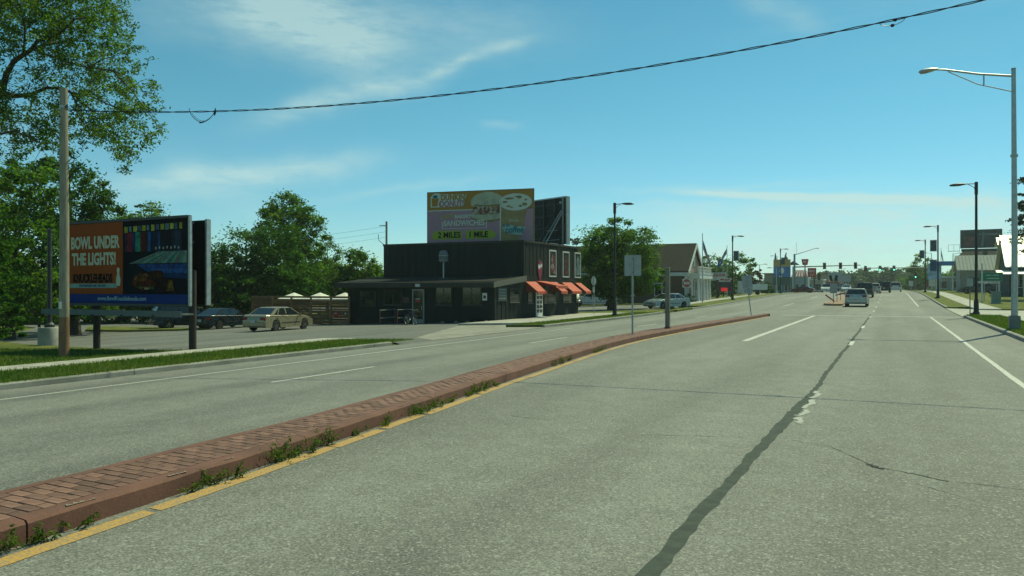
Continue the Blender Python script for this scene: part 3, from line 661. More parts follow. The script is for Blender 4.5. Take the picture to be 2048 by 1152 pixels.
# ------------------------------------------------------------------ wooden utility pole and its cable
def utility_pole():
    X, Y, z = -22.9, 14.5, gz(-22.9, 14.5)+.085
    o = thing('utility_pole', 'weathered wooden utility pole on the grass in front of the bowling billboard', 'utility pole', (X, Y, z)); H = 8.35
    MB().tube([(0, 0, 1.25), (.015, 0, 4), (-.02, 0, H)], [.148, .135, .115], 14).build('shaft', WOOD, o, smooth=True)
    MB().tube([(0, 0, -.3), (0, 0, 1.25)], [.158, .150], 14).build('foot', WOODB, o, smooth=True)
    MB().box((.05, -.157, 1.62), (.13, .012, .22)).build('tag', WHITE, o, .002)
    MB().lathe([(.128, 7.72), (.128, 7.80)], seg=14).build('band', STEEL, o)
    mb = MB(); mb.box((.13, -.03, 7.76), (.16, .05, .05)); mb.cyl((.2, -.03, 7.70), (.2, -.03, 7.82), .022); mb.build('bracket', GREYM, o)
    for zz in (7.2, 7.45, 2.4): MB().cyl((0, -.10, zz), (0, -.17, zz), .018, seg=8).build('bolt', GREYM, o)
utility_pole()
def cable():
    A = Vector((-22.72, 14.47, 7.20)); E = Vector((9.6, 18.6, 8.85)); n = 90
    def pt(t):
        p = A.lerp(E, t); p.z -= 4*1.35*t*(1-t); return p
    o = thing('overhead_cable', 'twisted black overhead cable crossing the sky from the wooden pole', 'cable', tuple(A))
    for k, ph in enumerate((0, math.pi)):
        pts = []
        for i in range(n*6+1):
            t = i/(n*6); p = pt(t)-A; a = t*150+ph; r = .016 if not .62 < 0 else 0
            pts.append(p+Vector((0, math.cos(a)*r, math.sin(a)*r)))
        MB().tube(pts, .011, 5).build('strand', CABLE, o)
    def t_at(px):   # bearing -> parameter
        k = (px-1024)/1500; dx, dy = k*CA-SA, CA+k*SA
        den = (E.x-A.x)*dy-(E.y-A.y)*dx; return (A.y*dx-A.x*dy)/den
    t0, t1 = t_at(378), t_at(431); pts = []
    for i in range(15):
        u = i/14; p = pt(t0+(t1-t0)*u)-A; p.z += .06-.36*math.sin(math.pi*u)**.7+(.0 if 0 < i < 14 else .04); pts.append(p)
    MB().tube(pts, .010, 5).build('slack_loop', CABLE, o); MB().tube([q+Vector((0, .03, .04)) for q in pts[1:-1]], .006, 5).build('slack_loop', CABLE, o)
    p = pt(t1)-A; MB().tube([p+Vector((0, 0, .06)), p+Vector((-.02, 0, -.05)), p+Vector((-.05, 0, -.12))], [.012, .03, .012], 6).build('splice', CABLE, o)
    p = pt((t0+t1)/2)-A; MB().cyl(p+Vector((-.1, 0, -.31)), p+Vector((.08, 0, -.30)), .02, seg=6).build('splice', CABLE, o)
    t0, t1 = t_at(1758), t_at(1812); pts = []
    for i in range(11):
        u = i/10; p = pt(t0+(t1-t0)*u)-A; p.z -= .11*math.sin(math.pi*u)**.5; pts.append(p)
    MB().tube(pts, .007, 5).build('slack_loop', CABLE, o)
    for q in (pts[5], pts[6]+Vector((0, 0, .10))): MB().lathe([(.0, -.045), (.035, -.02), (.035, .02), (0, .045)], tuple(q), 8, 'x').build('splice', CABLE, o)
cable()

# ------------------------------------------------------------------ lamps
def luminaire_prof(L, w, h): return [(-.0, 0), (w*.6, L*.05), (w, L*.35), (w*.9, L*.75), (w*.45, L)]
def cobra(mb, base_pt, dx, L, w, h):
    """flattened lamp head pointing along dx (+1/-1 in x)"""
    ring = []; seg = 10
    for t, k, dz in ((0, .35, .03), (.12, .6, .02), (.4, 1, 0), (.75, .95, -.01), (.95, .6, -.02), (1, .2, -.02)):
        for i in range(seg):
            a = 2*math.pi*i/seg; ring.append((base_pt[0]+dx*L*t, base_pt[1]+w*k*math.cos(a), base_pt[2]+dz+h*k*math.sin(a)*(1 if math.sin(a) > 0 else .7)))
    fs = [(j*seg+i, j*seg+(i+1) % seg, (j+1)*seg+(i+1) % seg, (j+1)*seg+i) for j in range(5) for i in range(seg)]+[tuple(range(seg)), tuple(range(5*seg, 6*seg))]
    mb.add(ring, fs); return mb
def tall_lamp():
    X, Y = 4.22, 34.3; o = thing('street_lamp', 'tall galvanised street lamp with a long truss arm on the right verge', 'street lamp', (X, Y, gz(X, Y)+.115)); H = 9.95
    MB().tube([(0, 0, .5), (0, 0, 4), (-.03, 0, H)], [.115, .10, .075], 14).build('pole', STEEL, o, smooth=True)
    MB().box((0, 0, .25), (.36, .36, .56)).build('base_cover', mat('dull base metal', (.20, .21, .20), .6, .3), o, .02)
    MB().tube([(-.03, 0, H-.25), (-1.2, 0, H-.02), (-2.35, 0, H+.30), (-2.6, 0, H+.33)], [.045, .042, .038, .03], 10).build('arm', STEEL, o, smooth=True)
    MB().tube([(-.03, 0, H-.85), (-1.2, 0, H-.42), (-2.2, 0, H+.20)], [.022, .02, .02], 8).build('brace', STEEL, o, smooth=True)
    MB().box((-1.0, 0, H-.28), (.05, .04, .38)).build('strut', STEEL, o)
    MB().lathe([(.088, H), (.07, H+.06), (0, H+.08)], (-.03, 0, 0), 12).build('cap', STEEL, o)
    lh = cobra(MB(), (-2.55, 0, H+.33), -1, .68, .16, .10).build('lamp_head', STEEL, o, smooth=True)
    cobra(MB(), (-2.78, 0, H+.27), -1, .40, .12, .05).build('lens', mat('lamp lens', (.25, .26, .25), .2), lh, smooth=True)
    MB().lathe([(.12, 6.6), (.13, 6.62), (.13, 6.68), (.12, 6.7)], (-.01, 0, 0), 12).build('band', STEEL, o)
tall_lamp()
def black_lamp_proto(banner=False):
    o = thing('street_lamp', 'x', 'street lamp'); H = 7.75
    MB().tube([(0, 0, .9), (0, 0, H)], [.085, .065], 12).build('pole', BLACK, o, smooth=True)
    MB().lathe([(.19, -.1), (.19, .12), (.14, .2), (.13, .75), (.10, .9), (.085, .95)], seg=12).build('base_cover', BLACK, o, smooth=True)
    MB().tube([(0, 0, H-.08), (.55, 0, H-.07)], .025, 8).build('arm', BLACK, o, smooth=True)
    MB().tube([(0, 0, H-.62), (.12, 0, H-.28), (.42, 0, H-.10)], .016, 6).build('brace', BLACK, o, smooth=True)
    cobra(MB(), (.5, 0, H-.10), 1, .86, .15, .10).build('lamp_head', BLACK, o, smooth=True)
    MB().box((0, 0, H-.35), (.17, .17, .75)).build('shroud', BLACK, o, .02)
    MB().box((.2, -.2, .02), (.22, .2, .16)).build('box', BLACK, o, .02)
    return o
lp = black_lamp_proto()
LAMPS = [(-16.95, 49.2, 1, 'black street lamp on the grass strip beside the maple and the black building', 0),
         (-17.1, 93.0, 1, 'black street lamp with a banner beside the lit message sign', 1), (-17.1, 137, 1, 'black street lamp with a banner in front of the blue and yellow sign', 1),
         (4.45, 51.4, -1, 'black street lamp on the right verge beside the crosswalk', 0), (4.45, 91.5, -1, 'black street lamp with two banners on the far right verge', 2),
         (4.5, 126, -1, 'black street lamp with a banner by the right signal mast', 1)]
BAN = mat('banner cloth', (.055, .085, .10), .8, var=.3, scale=3); BAN2 = mat('blue banner cloth', (.03, .09, .17), .8, var=.3, scale=3)
for i, (x, y, s, lab, nb) in enumerate(LAMPS):
    o = lp if i == 0 else copy_tree(lp); 
    if i: o.animation_data_clear()
    o.location = (x, y, gz(x, y)+.12); o.rotation_euler = (0, 0, 0 if s > 0 else math.pi); o['label'] = lab; o['group'] = 'black street lamps along the road'
def ban(o, z, m, s):
    MB().box((s*.42, 0, z), (.62, .02, 1.15)).build('banner', m, o); MB().cyl((0, 0, z+.6), (s*.75, 0, z+.6), .015, seg=6).build('banner_rod', BLACK, o); MB().cyl((0, 0, z-.6), (s*.75, 0, z-.6), .015, seg=6).build('banner_rod', BLACK, o)
lamps = [o for o in COL.objects if o.get('group') == 'black street lamps along the road']
ban(lamps[1], 5.3, BAN, 1); ban(lamps[2], 5.6, BAN, 1); ban(lamps[4], 5.6, BAN, 1); ban(lamps[4], 3.5, BAN2, 1); ban(lamps[5], 5.6, BAN, 1)
def far_lamp(px, top, d, s, label):
    X, Y = at(px, d); z = gz(X, Y); H = Zp(top, d)-z; o = thing('street_lamp', label, 'street lamp', (X, Y, z), 0, 'far lamp posts'); mb = MB()
    mb.cyl((0, 0, 0), (0, 0, H), .10, .07, 8); mb.build('pole', STEEL, o); MB().tube([(0, 0, H-.1), (s*1.0, 0, H+.05)], .04, 6).build('arm', STEEL, o); cobra(MB(), (s*.9, 0, H+.05), s, .9, .18, .1).build('lamp_head', GREYM, o)
far_lamp(1519, 529, 175, 1, 'far lamp post rising behind the purple-leaved tree'); far_lamp(1554, 512, 200, -1, 'far pale lamp post behind the blue and yellow sign'); far_lamp(1906, 507, 150, 1, 'far lamp post beyond the metal roof')
far_lamp(1863, 506, 180, -1, 'far lamp post with thin arm behind the banner lamps'); far_lamp(1553, 536, 150, -1, 'far pale lamp post beside the cone bush')

# lamp on concrete base in the left lot
X, Y = -32.35, 19.85; z = gz(X, Y)
o = thing('lot_lamp', 'dark lamp post on a round concrete base in the lot', 'lamp post', (X, Y, z))
MB().lathe([(.44, -.2), (.44, .80), (.42, .84), (0, .84)], seg=24).build('concrete_base', CONC, o, smooth=True)
MB().lathe([(.2, .84), (.2, .96), (.12, 1.05), (.10, 1.05)], seg=12).build('base_plate', GREYM, o)
MB().tube([(0, 0, .9), (0, 0, 5.0)], [.10, .08], 10).build('pole', GREYM, o, smooth=True)
MB().lathe([(.11, 4.98), (.11, 5.06), (0, 5.1)], seg=10).build('cap', GREYM, o)

# ------------------------------------------------------------------ left billboard
def left_billboard():
    X0, X1, Yb = -27.75, -21.1, 17.62; g = gz(-24, 17.6)
    o = thing('billboard', 'orange and blue bowling billboard on two dark posts in the lot', 'billboard', ((X0+X1)/2, Yb, g)); w = X1-X0; zb, zt = 1.10-g, 4.12-g; h = zt-zb; cx = 0
    for x in (-26.42, -21.32):
        p = x-(X0+X1)/2; MB().tube([(p, .35, -.6), (p, .35, zb+1.2)], [.125, .12], 12).build('post', DARKWOOD, o, smooth=True)
    PB = mat('panel black', (.008, .008, .009), .85, spec=.1)
    MB().box((0, .06, (zb+zt)/2), (w, .10, h)).build('panel', PB, o)
    # frame
    for x, nm in ((-w/2-.0, 'frame'), (w/2+.0, 'frame')): MB().box((x, .06, (zb+zt)/2), (.07, .14, h+.02)).build(nm, STEEL if x > 0 else GREYM, o, .02)
    for z_ in (zb-.0, zt): MB().box((0, .08, z_), (w-.11, .2, .09)).build('frame', GREYM, o, .01)
    # print: blue strip, orange field, dark photograph
    def sheet(nm, x0, x1, z0, z1, m, y=0.004, par=o): return MB().box(((x0+x1)/2, -y, (z0+z1)/2), (x1-x0, .006, z1-z0)).build(nm, m, par)
    xl, xr = -w/2+.06, w/2-.06; split = xl+(xr-xl)*.495; zz0 = zb+.06; zz1 = zt-.06
    OR = mat('orange print', (.30, .062, .012), .8, spec=.1, var=.06); DK = mat('photo dark print', (.006, .007, .012), .85, spec=.1, var=.5, scale=2)
    f = sheet('poster', xl, xr, zz0, zz0+.32, BLUEP)
    of = sheet('poster', xl, split, zz0+.325, zz1, OR); ph = sheet('poster', split+.003, xr, zz0+.325, zz1, DK)
    CREAM = mat('cream print', (.52, .52, .38), .6, var=.06)
    cxo = (xl+split)/2+.05
    text_mesh('lettering', 'BOWL UNDER', .60, CREAM, o, (cxo, -.010, zz1-.72), sx=.70, bold=.024); text_mesh('lettering', 'THE LIGHTS!', .60, CREAM, o, (cxo-.05, -.010, zz1-1.32), sx=.74, bold=.024)
    text_mesh('lettering', 'KNUCKLEHEADS', .42, mat('poster black ink', (.006, .006, .006), .6), o, (cxo-.12, -.012, zz1-2.02), sx=.70, bold=.02)
    sheet('ribbon', xl+.22, split-.32, zz1-2.36, zz1-2.20, mat('teal print', (.22, .34, .29), .6), .008)
    text_mesh('lettering', 'BOWLING BAR GRILL ARCADE', .12, BLUEP, o, (cxo-.12, -.014, zz1-2.28), sx=.9)
    text_mesh('lettering', 'www.BowlKnuckleheads.com', .21, mat('pale blue print', (.30, .42, .44), .6), o, (-.1, -.010, zz0+.16), sx=1.05, bold=.003)
    pin = [(0, .0), (.09, .0), (.12, .15), (.115, .27), (.06, .40), (.05, .47), (.075, .54), (.07, .62), (0, .66)]
    pp = [(x, z_) for x, z_ in pin]+[(-x, z_) for x, z_ in reversed(pin) if x]
    MB().prism([(split-.24+x, zz1-2.28+z_) for x, z_ in pp], -.013, -.008).build('pin_emblem', CREAM, o)
    # photograph: lane lights, lane, food
    cols = [(.05, .10, (.02, .02, .05)), (.16, .30, (.13, .015, .025)), (.47, .12, (.015, .02, .11)), (.62, .26, (.03, .19, .13)), (.90, .34, (.07, .014, .010)), (1.27, .15, (.012, .09, .24)), (1.45, .30, (.012, .02, .05)), (1.78, .12, (.02, .05, .13)), (1.93, .5, (.010, .014, .022)), (2.46, .5, (.02, .03, .05))]
    for i, (dx, ww, c) in enumerate(cols): sheet('photo_patch', split+.06+dx, min(xr, split+.06+dx+ww), zz1-1.08, zz1-.40, mat('photo colour %d' % i, c, .8, var=.55, scale=3), .008)
    for i in range(13):
        x = split+.10+i*.235; ww = random.uniform(.12, .21); sheet('photo_patch', x, min(xr, x+ww), zz1-.33+random.uniform(-.03, .02)-.06*(1-i/12), zz1-.13-.06*(1-i/12), mat('photo light %d' % (i % 4), [(.30, .30, .03), (.10, .18, .20), (.34, .34, .05), (.05, .09, .14)][i % 4], .8, var=.5, scale=9), .008)
    for i in range(7): MB().prism(ellipse(split+1.75+i*.19, zz1-.98+.02*(i % 2), .035, .05, 8), -.015, -.0135).build('photo_patch', mat('photo pin', (.34, .34, .30), .8), o)
    y0, y1 = -.013, -.008; vpx, vpz = split+3.3, zz1-.72
    for i in range(15):
        a, b2 = split+.35+i*.21, split+.35+(i+1)*.21
        def far_(x): return x+(vpx-x)*.52
        tint = [(.09, .22, .15), (.14, .10, .11), (.06, .19, .15), (.16, .24, .19), (.05, .13, .14)][i % 5]; zl = zz1-1.50
        q = [(a, zl), (b2-.012, zl), (far_(b2-.012), zl+(vpz-zl)*.52), (far_(a), zl+(vpz-zl)*.52)]; q = [(min(x, xr), z_) for x, z_ in q]
        if q[1][0]-q[0][0] > .01: MB().prism(q, y0, y1).build('photo_patch', mat('photo lane %d' % (i % 5), tint, .8, var=.35, scale=6), o)
    for k, (c, dz) in enumerate((((.015, .05, .17), 0), ((.02, .08, .24), .16), ((.008, .03, .10), .34))):
        MB().prism([(split+.75+.3*k, zz1-1.53-dz*.9), (xr, zz1-1.53-dz), (xr, zz1-1.70-dz), (split+1.1+.35*k, zz1-1.68-dz*.9)], y0, y1).build('photo_patch', mat('photo blue %d' % k, c, .8, var=.6, scale=6), o)
    FOOD = [((.12, .030, .010), 1.15, -2.12, .62, .30), ((.05, .018, .008), 1.75, -2.02, .48, .30), ((.16, .055, .014), .95, -2.02, .35, .14), ((.10, .020, .012), 1.35, -2.22, .40, .12), ((.03, .012, .008), 2.15, -2.25, .35, .26), ((.20, .09, .03), 1.25, -1.93, .22, .06), ((.13, .15, .05), .98, -2.33, .16, .05), ((.22, .20, .12), 1.3, -2.38, .14, .045), ((.09, .13, .04), 1.55, -2.36, .15, .05), ((.18, .03, .02), 1.12, -2.42, .12, .035)]
    for k, (c, dx, dz, rx, rz_) in enumerate(FOOD):
        pts = [(split+dx+rx*math.cos(a_)*random.uniform(.85, 1.1), max(zz0+.33, zz1+dz+rz_*math.sin(a_)*random.uniform(.8, 1.15))) for a_ in [2*math.pi*n_/16 for n_ in range(16)]]
        MB().prism(pts, y0-.004-.003*k, y1-.004-.003*k).build('photo_patch', mat('photo food %d' % k, c, .8, var=.8, scale=9, col2=(c[0]*.35, c[1]*.4, c[2]*.4)), o)
    MB().prism([(split+2.36, zz1-2.46), (split+2.44, zz1-2.08), (split+2.62, zz1-2.08), (split+2.70, zz1-2.46)], y0-.04, y1-.04).build('photo_patch', mat('photo drink', (.18, .12, .02), .8, var=.7, scale=8, col2=(.06, .03, .008)), o)
    # ledge added under the panel, standing for a windscreen reflection band
    mb = MB(); mb.box((-.2, -.25, zb-.28), (w+.9, .5, .05)); mb.box((-.2, -.5, zb-.27), (w+.9, .03, .20)); mb.build('reflection_ledge', mat('walkway metal', (.13, .15, .145), .6, .3), o)
    for x in (-2.6, -1.0, .6, 2.2): MB().box((x, -.1, zb-.36), (.07, .9, .09)).build('reflection_ledge_bracket', GREYM, o)
    # rear face
    MB().box((-.25, 1.15, (zb+zt)/2+.0), (w-.3, .10, h-.05)).build('rear_panel', PB, o)
    MB().box((w/2-.40, 1.15, (zb+zt)/2), (.09, .22, h+.02)).build('frame', STEEL, o, .02)
    for z_ in (zb+.3, zb+1.2, zb+2.2, zt-.15): MB().box((-.2, .62, z_), (w-.6, .05, .08)).build('stringer', GREYM, o)
    for x in (-2.5, 0, 2.5): MB().box((x, .75, (zb+zt)/2), (.09, .09, h-.1)).build('upright', GREYM, o)
left_billboard()

# ------------------------------------------------------------------ cars
def paint(name, c, metal=.35): return mat('car paint '+name, c, .28, metal, var=.05, spec=.6)
def car(name, label, kind, loc, rz, pm, group=None, cat='car', lights=True):
    K = {'sedan': dict(L=4.6, W=1.76, H=1.42, wb=2.66, r=.31, belt=.93, hood=.90, deck=1.00, cab=(-1.78, 1.08), roof=(-1.08, .22), nose=.66, tail=.92),
         'hatch': dict(L=4.2, W=1.74, H=1.50, wb=2.55, r=.31, belt=.98, hood=.95, deck=1.06, cab=(-2.02, 1.15), roof=(-1.62, .35), nose=.70, tail=1.02),
         'suv': dict(L=4.6, W=1.84, H=1.74, wb=2.65, r=.36, belt=1.10, hood=1.05, deck=1.14, cab=(-2.24, 1.02), roof=(-1.98, .42), nose=.80, tail=1.1),
         'van': dict(L=5.0, W=1.95, H=1.78, wb=3.0, r=.34, belt=1.08, hood=1.02, deck=1.10, cab=(-2.44, 1.55), roof=(-2.25, .75), nose=.78, tail=1.06),
         'pickup': dict(L=5.5, W=1.95, H=1.82, wb=3.5, r=.39, belt=1.15, hood=1.12, deck=1.15, cab=(-.75, 1.25), roof=(-.55, .65), nose=.85, tail=1.15)}[kind]
    L, Wd, H, wb, r = K['L'], K['W'], K['H'], K['wb'], K['r']; h2 = L/2; ya, yf = -wb/2-.02, wb/2+.02
    o = thing(name, label, cat, loc, rz, group)
    def arch(c):
        R_ = r+.06; return [(c-R_*math.cos(a), r*.98+R_*math.sin(a)) for a in [math.pi*i/8 for i in range(9)]]
    bot = .22 if kind in ('sedan', 'hatch') else .30
    out = [(-h2+.10, bot+.04), (-h2+.01, bot+.22), (-h2, K['tail']*.72), (-h2+.07, K['tail']), (-h2+.20, K['deck']), (K['cab'][0]+.1, K['deck']), (0, K['belt']+.02), (K['cab'][1], K['belt']),
           (h2-.62, K['hood']-.06), (h2-.22, K['nose']+.06), (h2-.05, K['nose']-.08), (h2, .50), (h2-.04, bot+.08), (h2-.15, bot)]
    # underside, front to rear, with the wheel arches
    out += [(yf+r+.07, bot)]+[(y, z_) for y, z_ in reversed(arch(yf))]+[(yf-r-.07, bot), (ya+r+.07, bot)]+[(y, z_) for y, z_ in reversed(arch(ya))]+[(ya-r-.07, bot)]
    body = MB().prism(out, -Wd/2, Wd/2, 'x').mesh('body', pm, 0)
    bm = bmesh.new(); bm.from_mesh(body); es = [e for e in bm.edges if any(len(f.verts) > 8 for f in e.link_faces) and all(v.co.z > bot+.1 for v in e.verts)]
    bmesh.ops.bevel(bm, geom=es, offset=.055, segments=3, affect='EDGES', clamp_overlap=True)
    for v in bm.verts:
        if v.co.z > .62: v.co.x *= 1-.10*(v.co.z-.62)
        t = abs(v.co.y)/h2; v.co.x *= 1-.09*max(0, (t-.72)/.28)**2
    bm.to_mesh(body); bm.free(); body.polygons.foreach_set('use_smooth', [True]*len(body.polygons)); body.set_sharp_from_angle(angle=R(35)); link('body', body, o)
    (c0, c1), (r0, r1) = K['cab'], K['roof']; wbt = Wd/2*.915; wtp = Wd/2*.74; zb = K['belt']-.02; zbr = K['deck']-.03; zt = H-.05
    MB().hexa([(-wbt, c0, zbr), (wbt, c0, zbr), (wbt, c1, zb), (-wbt, c1, zb), (-wtp, r0, zt), (wtp, r0, zt), (wtp, r1, zt), (-wtp, r1, zt)]).build('windows', CARGLASS, o, .01)
    ym = (r0+r1)/2
    mb = MB(); mb.hexa([(-wtp-.025, r0-.03, zt-.02), (wtp+.025, r0-.03, zt-.02), (wtp+.025, r1+.03, zt-.02), (-wtp-.025, r1+.03, zt-.02), (-wtp*.86, r0+.14, H), (wtp*.86, r0+.14, H), (wtp*.86, r1-.16, H), (-wtp*.86, r1-.16, H)])
    mb.build('roof', pm, o, .015, True)
    for s in (-1, 1):
        mb = MB()
        def pil(a, b, w1, w2):
            MB().hexa([(s*(a[0]+.004), a[1]-w1, a[2]), (s*(a[0]-.05), a[1]-w1, a[2]), (s*(a[0]-.05), a[1]+w1, a[2]), (s*(a[0]+.004), a[1]+w1, a[2]), (s*(b[0]+.02), b[1]-w2, b[2]), (s*(b[0]-.05), b[1]-w2, b[2]), (s*(b[0]-.05), b[1]+w2, b[2]), (s*(b[0]+.02), b[1]+w2, b[2])]).build('pillar', pm, o)
        pil((wbt, c1-.03, zb), (wtp, r1-.02, zt), .05, .05); pil((wbt, ym+.12, zb), (wtp, ym+.08, zt), .05, .045); pil((wbt, c0+.14, zbr), (wtp, r0+.09, zt), .15, .11)
        if kind in ('sedan', 'suv', 'van', 'hatch'): pil((wbt, (c0+ym)/2-.05, zb+.04), (wtp, (r0+ym)/2-.1, zt), .035, .03)
        MB().box((s*(Wd/2*.985+.10), c1-.32, zb+.03), (.20, .10, .13)).build('mirror', pm, o, .03, True)
        for yy in (ym+.02, (c0+ym)/2-.15): MB().box((s*(Wd/2*.975+.012), yy, K['belt']-.14), (.03, .17, .03)).build('door_handle', GREYM if kind != 'sedan' else pm, o, .006)
        MB().box((s*(Wd/2+.004), (ya+yf)/2, .50), (.02, wb-2*r-.3, .05)).build('side_trim', GREYM, o, .005)
        MB().box((s*Wd*.36, -h2+.06, K['tail']-.16), (.34, .12, .20)).build('tail_lamp', TAIL, o, .02); MB().box((s*Wd*.36, h2-.14, K['nose']-.10), (.34, .20, .16)).build('headlamp', HEAD, o, .03)
        for y in (ya, yf):
            wh = MB().lathe([(r*.60, -.10), (r*.92, -.10), (r, -.06), (r, .06), (r*.92, .10), (r*.60, .10)], (s*(Wd/2-.11), y, r), 22, 'x').build('wheel', TYRE, o, smooth=True)
            rm = MB(); xo = s*(Wd/2-.11+.085)
            rm.lathe([(r*.62, -.02), (r*.62, .012), (r*.52, .012), (r*.50, -.015), (0, -.02)] if s > 0 else [(r*.62, .02), (r*.62, -.012), (r*.52, -.012), (r*.50, .015), (0, .02)], (xo, y, r), 20, 'x')
            for k in range(6):
                a = k*math.pi/3; q = Matrix.Rotation(a, 3, 'X'); rm.box(Vector((xo, y, r))+q @ Vector((0, 0, r*.30)), (.03, .055, r*.50), q)
            rm.build('rim', RIM, wh)
    MB().box((0, -h2+.02, .46), (Wd*.86, .12, .20)).build('rear_bumper', pm, o, .03, True); MB().box((0, h2-.03, .44), (Wd*.84, .10, .18)).build('front_bumper', pm, o, .03, True)
    MB().box((0, -h2-.045, .70 if kind != 'sedan' else .62), (.32, .015, .16)).build('number_plate', PLATE, o); MB().box((0, h2-.02, K['nose']-.14), (.75, .06, .13)).build('grille', GREYM, o, .01)
    MB().box((0, 0, bot+.10), (Wd*.78, L*.86, .14)).build('underbody', GREYM, o)
    if kind == 'pickup':
        MB().box((0, -1.75, 1.156), (Wd*.80, 1.75, .02)).build('bed_liner', GREYM, o)
    return o
def ground_at(px, d): X, Y = at(px, d); return (X, Y, gz(X, Y))
X, Y = at(558, 45.5); car('sedan', 'tan four-door sedan parked in front of the wooden fence', 'sedan', (X, Y, gz(X, Y)+.006), R(6), paint('tan', (.30, .255, .165)))
X, Y = at(452, 52.5); car('sedan', 'dark blue-black sedan parked beside the tan sedan', 'sedan', (X, Y, gz(X, Y)+.006), R(2), paint('dark blue', (.014, .024, .030)))
X, Y = at(372, 54); car('pickup_truck', 'dark vehicle mostly hidden behind the bowling billboard post', 'suv', (X, Y, gz(X, Y)+.006), R(-25), paint('black', (.01, .012, .012)))
def rc(name, label, kind, X, Y, rz, pm, **k): return car(name, label, kind, (X, Y, gz(X, Y)), rz, pm, **k)
rc('hatchback', 'pale silver hatchback driving ahead next to the second median', 'hatch', -2.55, 69.5, 0, paint('silver', (.36, .39, .37)))
rc('sport_utility_vehicle', 'dark grey sport utility vehicle ahead of the silver hatchback', 'suv', -2.75, 99, 0, paint('graphite', (.025, .034, .038)))
rc('van', 'black van seen from behind in the through lane', 'van', -1.05, 131, R(2), paint('van black', (.012, .016, .016)))
rc('pickup_truck', 'white pickup truck ahead of the black van', 'pickup', .75, 156, 0, paint('white', (.55, .55, .52), .0), cat='truck')
rc('sedan', 'cream car half hidden behind the dark grey sport utility vehicle', 'hatch', -2.2, 124, 0, paint('cream', (.45, .43, .36), .1))
X, Y = at(1334, 70.5); car('sedan', 'light blue silver sedan waiting at the lot exit by the lawn', 'sedan', (X, Y, gz(X, Y)+.01), R(150), paint('blue silver', (.25, .31, .33)))
X, Y = at(1186, 87); car('pickup_truck', 'white pickup with dark cargo parked in the shade of the maple', 'pickup', (X, Y, gz(X, Y)+.01), R(118), paint('white', (.55, .55, .52), .0), cat='truck')
for px, d, kd, rz, c, lab in ((1653, 150, 'suv', 180, (.55, .57, .55), 'white oncoming vehicle with a bright bonnet at the junction'), (1606, 158, 'sedan', 80, (.15, .012, .02), 'dark red sedan crossing in front of the striped roof'), (1693, 150, 'sedan', 180, (.42, .46, .48), 'pale car facing us behind the signal post'), (1683, 158, 'suv', 172, (.02, .026, .028), 'dark oncoming vehicle behind the tilted orange bars')):
    X, Y = at(px, d); car({'suv': 'sport_utility_vehicle', 'sedan': 'sedan'}[kd], lab, kd, (X, Y, gz(X, Y)), R(rz), paint(lab[:12], c))
X, Y = at(1958, 98); car('sedan', 'dark car parked on the lawn in front of the low white sign', 'sedan', (X, Y, gz(X, Y)+.12), R(80), paint('slate', (.03, .036, .04)))

